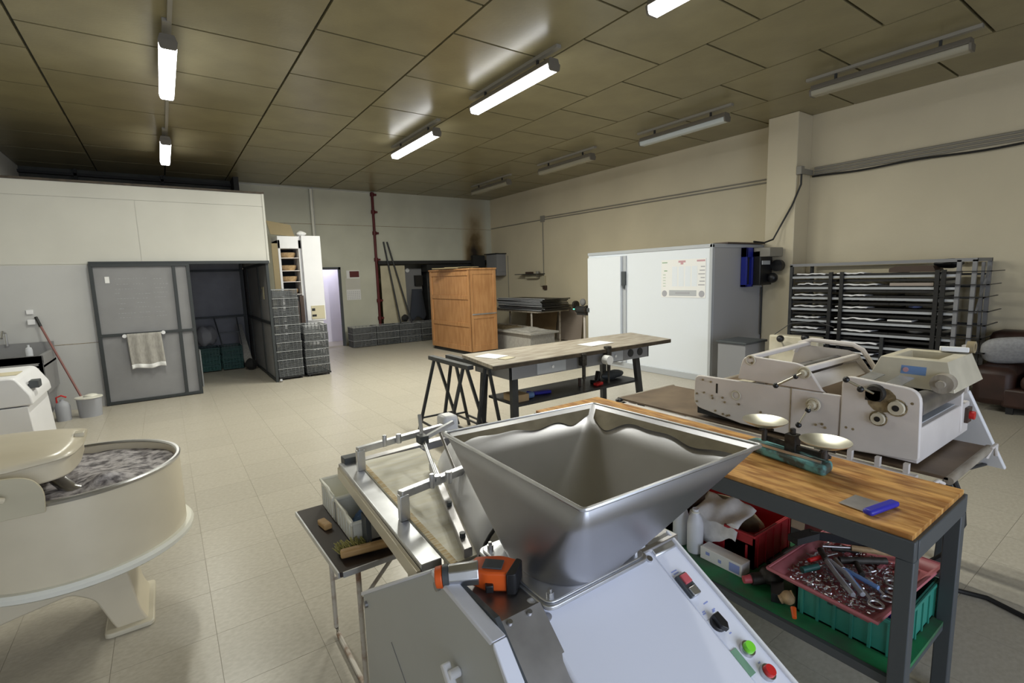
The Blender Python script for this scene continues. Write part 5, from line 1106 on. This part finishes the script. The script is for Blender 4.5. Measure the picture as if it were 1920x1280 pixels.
P('curved_shell', MB().grid(lambda u, v: Vector((XA+.03+(XB-XA-.06)*v, 1.20-.26*u, 1.04+.10*(1-u)**2-.04*math.sin(math.pi*u))), 12, 2), 'old_white', mo, solid=.006)
P('frame_loop', MB().tube([(XB-.02, 1.55, 1.16), (XB-.02, 1.52, 1.22), (XB-.02, 1.45, 1.245), (XB-.02, 1.22, 1.235), (XB-.02, 1.17, 1.21), (XB-.02, 1.08, 1.07)], .014, 8), 'old_white', mo)
P('tray_lip', MB().quad((XA+.04, 1.16, 1.09), (XB-.04, 1.16, 1.09), (XB-.04, 1.08, 1.04), (XA+.04, 1.08, 1.04), .006), 'brown_board', mo)
# hopper box in cream with sticker
hb = P('feed_box', MB().add([(2.95, 1.02, 1.10), (3.42, 1.02, 1.10), (3.42, .66, 1.10), (2.95, .66, 1.10), (2.97, .965, 1.24), (3.34, .965, 1.24), (3.36, .70, 1.24), (2.97, .70, 1.24), (3.03, .93, 1.24), (3.29, .93, 1.24), (3.29, .75, 1.24), (3.03, .75, 1.24), (3.05, .91, 1.12), (3.27, .91, 1.12), (3.27, .77, 1.12), (3.05, .77, 1.12)],
  [(0,1,2,3),(0,1,5,4),(1,2,6,5),(2,3,7,6),(3,0,4,7),(4,5,9,8),(5,6,10,9),(6,7,11,10),(7,4,8,11),(8,9,13,12),(9,10,14,13),(10,11,15,14),(11,8,12,15),(12,13,14,15)]), 'old_cream', mo, bevel=.003)
P('sticker', MB().quad((2.9585, .875, 1.165), (2.9585, .775, 1.165), (2.9660, .775, 1.205), (2.9660, .875, 1.205), .001), 'blue_pale', hb)
P('sticker_seal', MB().cyl((2.9615, .855, 1.185), (2.957, .855, 1.185), .012), 'ink_red', hb)
P('hopper_well', MB().box(3.05, .77, 1.121, 3.27, .91, 1.126), 'dark_steel', hb)
P('drive_wheel', MB().cyl((2.90, .70, 1.145), (2.96, .70, 1.145), .045, n=20).cyl((2.88, .70, 1.145), (2.90, .70, 1.145), .018), 'worn_wood', mo)
P('roller_gap', MB().box(XA+.03, .76, 1.03, XB-.03, 1.02, 1.08), 'black_matt', mo)
for k in range(2): P('steel_flap', MB().quad((XA+.03, .98-.12*k, 1.155), (XA+.20, .98-.12*k, 1.165), (XA+.20, .92-.12*k, 1.16), (XA+.03, .92-.12*k, 1.15), .004), 'alu', mo)
P('main_roller', MB().cyl((XA+.03, .76, 1.05), (XB, .76, 1.05), .05, n=20), 'steel_dull', mo)
# dials and levers on the near face
def dial(y, z, r, bally, ballz, x=XA-.006, name='dial'):
    d_ = P(name, MB().cyl((x, y, z), (x-.012, y, z), r, r*.95, 20).cyl((x-.012, y, z), (x-.03, y, z), r*.5, r*.45, 16), 'old_cream', mo)
    P('dial_grime', MB().tube([(x-.010, y+r*.72*math.cos(a), z+r*.72*math.sin(a)) for a in [k*math.pi/8 for k in range(12)]], .003, 5), 'grime', d_)
    P('lever_rod', MB().cyl((x-.03, y, z), (x-.05, bally, ballz), .006), 'brass', d_)
    P('lever_ball', MB().sph((x-.05, bally, ballz), .015), 'black', d_); P('lever_hub', MB().sph((x-.03, y+(bally-y)*.25, z+(ballz-z)*.25), .014), 'black', d_)
dial(1.205, 1.155, .033, 1.325, 1.075); dial(1.155, .995, .036, 1.20, .885)
gd = P('gear_housing', MB().cyl((XA-.006, .885, 1.105), (XA-.03, .885, 1.105), .042, .036, 20).box(XA-.03, .86, 1.07, XA-.006, .92, 1.12), 'cast_iron', mo)
P('lever_rod', MB().cyl((XA-.03, .885, 1.105), (XA-.05, .995, 1.155), .006), 'brass', gd); P('lever_ball', MB().sph((XA-.05, .995, 1.158), .015).sph((XA-.045, .935, 1.12), .015), 'black', gd)
for y, z, r in ((.80, 1.05, .034), (.868, .985, .030)):
    fl_ = P('flange', MB().prism(rpoly([(y+r*1.35*math.cos(a), z+r*1.35*math.sin(a)) for a in (math.pi/2, math.pi*7/6, math.pi*11/6)], .018), 'x', XA-.012, XA-.006).cyl((XA-.010, y, z), (XA-.024, y, z), r, r*.92, 20), 'old_cream', mo)
    P('flange_bore', MB().cyl((XA-.0245, y, z), (XA-.0255, y, z), r*.42, n=14), 'black', fl_)
    P('flange_grime', MB().tube([(XA-.008, y+r*1.12*math.cos(a), z+r*1.12*math.sin(a)) for a in [k*math.pi/8 for k in range(17)]], .004, 5), 'grime', fl_)
P('grime_patch', MB().lathe((XA-.0065, .86, 1.075), [(0, -.0006), (.06, -.0006), (.06, 0)], 12, axis='x'), 'grime', mo)
b = MB()
for y, z in ((1.80, 1.025), (1.745, 1.02), (1.79, .945), (1.735, .935), (1.73, .92), (1.665, .935), (1.65, .91), (1.56, .915), (1.43, .895), (1.71, .845), (1.66, .835), (1.635, .83), (1.62, .835), (1.11, .90), (1.095, .885), (1.14, .89), (1.84, .93), (1.84, .88), (1.0, .91), (.97, .908), (1.50, 1.20), (1.49, 1.17), (.745, 1.08)): b.cyl((XA-.0068, y, z), (XA+.001, y, z), .0065, n=8)
P('bolt_holes', b, 'grime', mo)
P('slot', MB().box(XA-.001, 1.700, .955, XA+.001, 1.712, 1.015), 'black', mo)
for y, z in ((1.58, .965), (1.50, 1.185)): P('round_plate', MB().lathe((XA-.002, y, z), [(.020, -.001), (.026, -.004), (.030, 0)], 20, axis='x'), 'old_cream', mo)
P('name_plate', MB().box(XA-.001, 1.40, .862, XA, 1.47, .874), 'blue_pale', mo)
P('red_stop_button', MB().cyl((XB+.09, .715, .90), (XB+.09, .68, .90), .022, n=14), 'red', mo)
P('button_plate', MB().box(XB+.055, .700, .86, XB+.125, .716, .94), 'brown_case', mo)
# stand
P('stand_rail', MB().box(2.645, .70, .735, 2.685, 2.44, .765), 'old_white', mo, bevel=.003)
P('stand_rail', MB().box(XB-.02, .70, .735, XB+.02, 2.44, .765), 'old_white', mo, bevel=.003)
P('stand_rail', MB().box(2.645, 2.40, .735, XB+.02, 2.44, .765), 'old_white', mo, bevel=.003)
for k, y in enumerate((.74, .85, .965, 1.09)): P('spacer_post', MB().box(2.655, y-.010, .765, 2.68, y+.010, .81), 'old_white', mo)
P('lower_belt', MB().box(2.70, .60, .765, XB-.02, 2.50, .78), 'brown_board', mo, bevel=.002)
for y in (.60, 2.50): P('belt_end_roller', MB().cyl((2.70, y, .765), (XB, y, .765), .018), 'worn_wood', mo)
P('white_hook', MB().tube([(2.62, .66, .72), (2.60, .64, .755), (2.64, .62, .775), (2.68, .61, .755)], .008).tube([(XB-.02, .60, .72), (XB-.03, .585, .775), (XB+.04, .58, .78), (XB+.05, .58, .72)], .009), 'old_white', mo)
P('stand_skirt', MB().box(2.655, .76, .31, 2.665, 2.42, .735), 'cream_enamel', mo)
P('skirt_rail', MB().box(2.65, .76, .27, 2.69, 2.44, .31), 'dark_frame', mo)
for x in (2.65, XB-.03):
    for y in (.72, 2.38): P('leg', MB().box(x, y, 0, x+.04, y+.04, .735), 'old_white' if y > 1 else 'dark_frame', mo)
P('pad', MB().sph((2.66, 2.46, .775), .025, sc=(1.3, 1, .6)), 'black', mo)
t = thing('machine_guard', 'white hinged guard plate leaning out beside the dough moulder', 'guard', (3.6, .65, 0))
P('guard_sheet', MB().quad((3.50, .72, 1.02), (3.52, .90, 1.02), (3.70, .80, .58), (3.68, .58, .58), .022), 'white_paint', t, bevel=.006)
P('guard_upright', MB().bar((3.50, .76, 1.26), (3.50, .74, 1.0), .035, .02, (0, 1, 0)), 'old_white', t)
P('guard_rear', MB().box(3.50, .80, .55, 3.60, 1.3, .98), 'black_matt', t)
P('guard_strut', MB().bar((3.55, .78, .58), (3.52, .80, 0), .03).bar((3.3, .76, .58), (3.69, .66, .58), .02, .01), 'dark_steel', t)
one('white_carton', MB().obox((3.31, .76, 1.258), (.08, .11, .025), .3, ry=.1), 'paper', 'white crumpled packet on the corner of the moulder feed box', 'packet', bevel=.004)
one('tape_roll', MB().lathe((3.34, .70, 1.272), [(.018, -.015), (.03, -.015), (.03, .015), (.018, .015), (.018, -.015)], 20, axis='y'), 'card', 'brown tape roll propped at the corner of the feed box', 'roll')
# cables on the floor at the right
one('floor_cable', MB().tube([(2.93, .64, .72), (2.95, .60, .60), (2.93, .585, .50), (2.9, .64, .33), (2.86, .75, .2), (2.9, .85, .08), (3.0, .82, .014), (3.16, .75, .012), (3.217, .66, .012), (3.262, .536, .012), (3.217, .396, .012), (3.1, .1, .012), (2.9, -.3, .012)], .012), 'cable', 'thick black cable hanging from the moulder and snaking over the floor at right', 'cable')
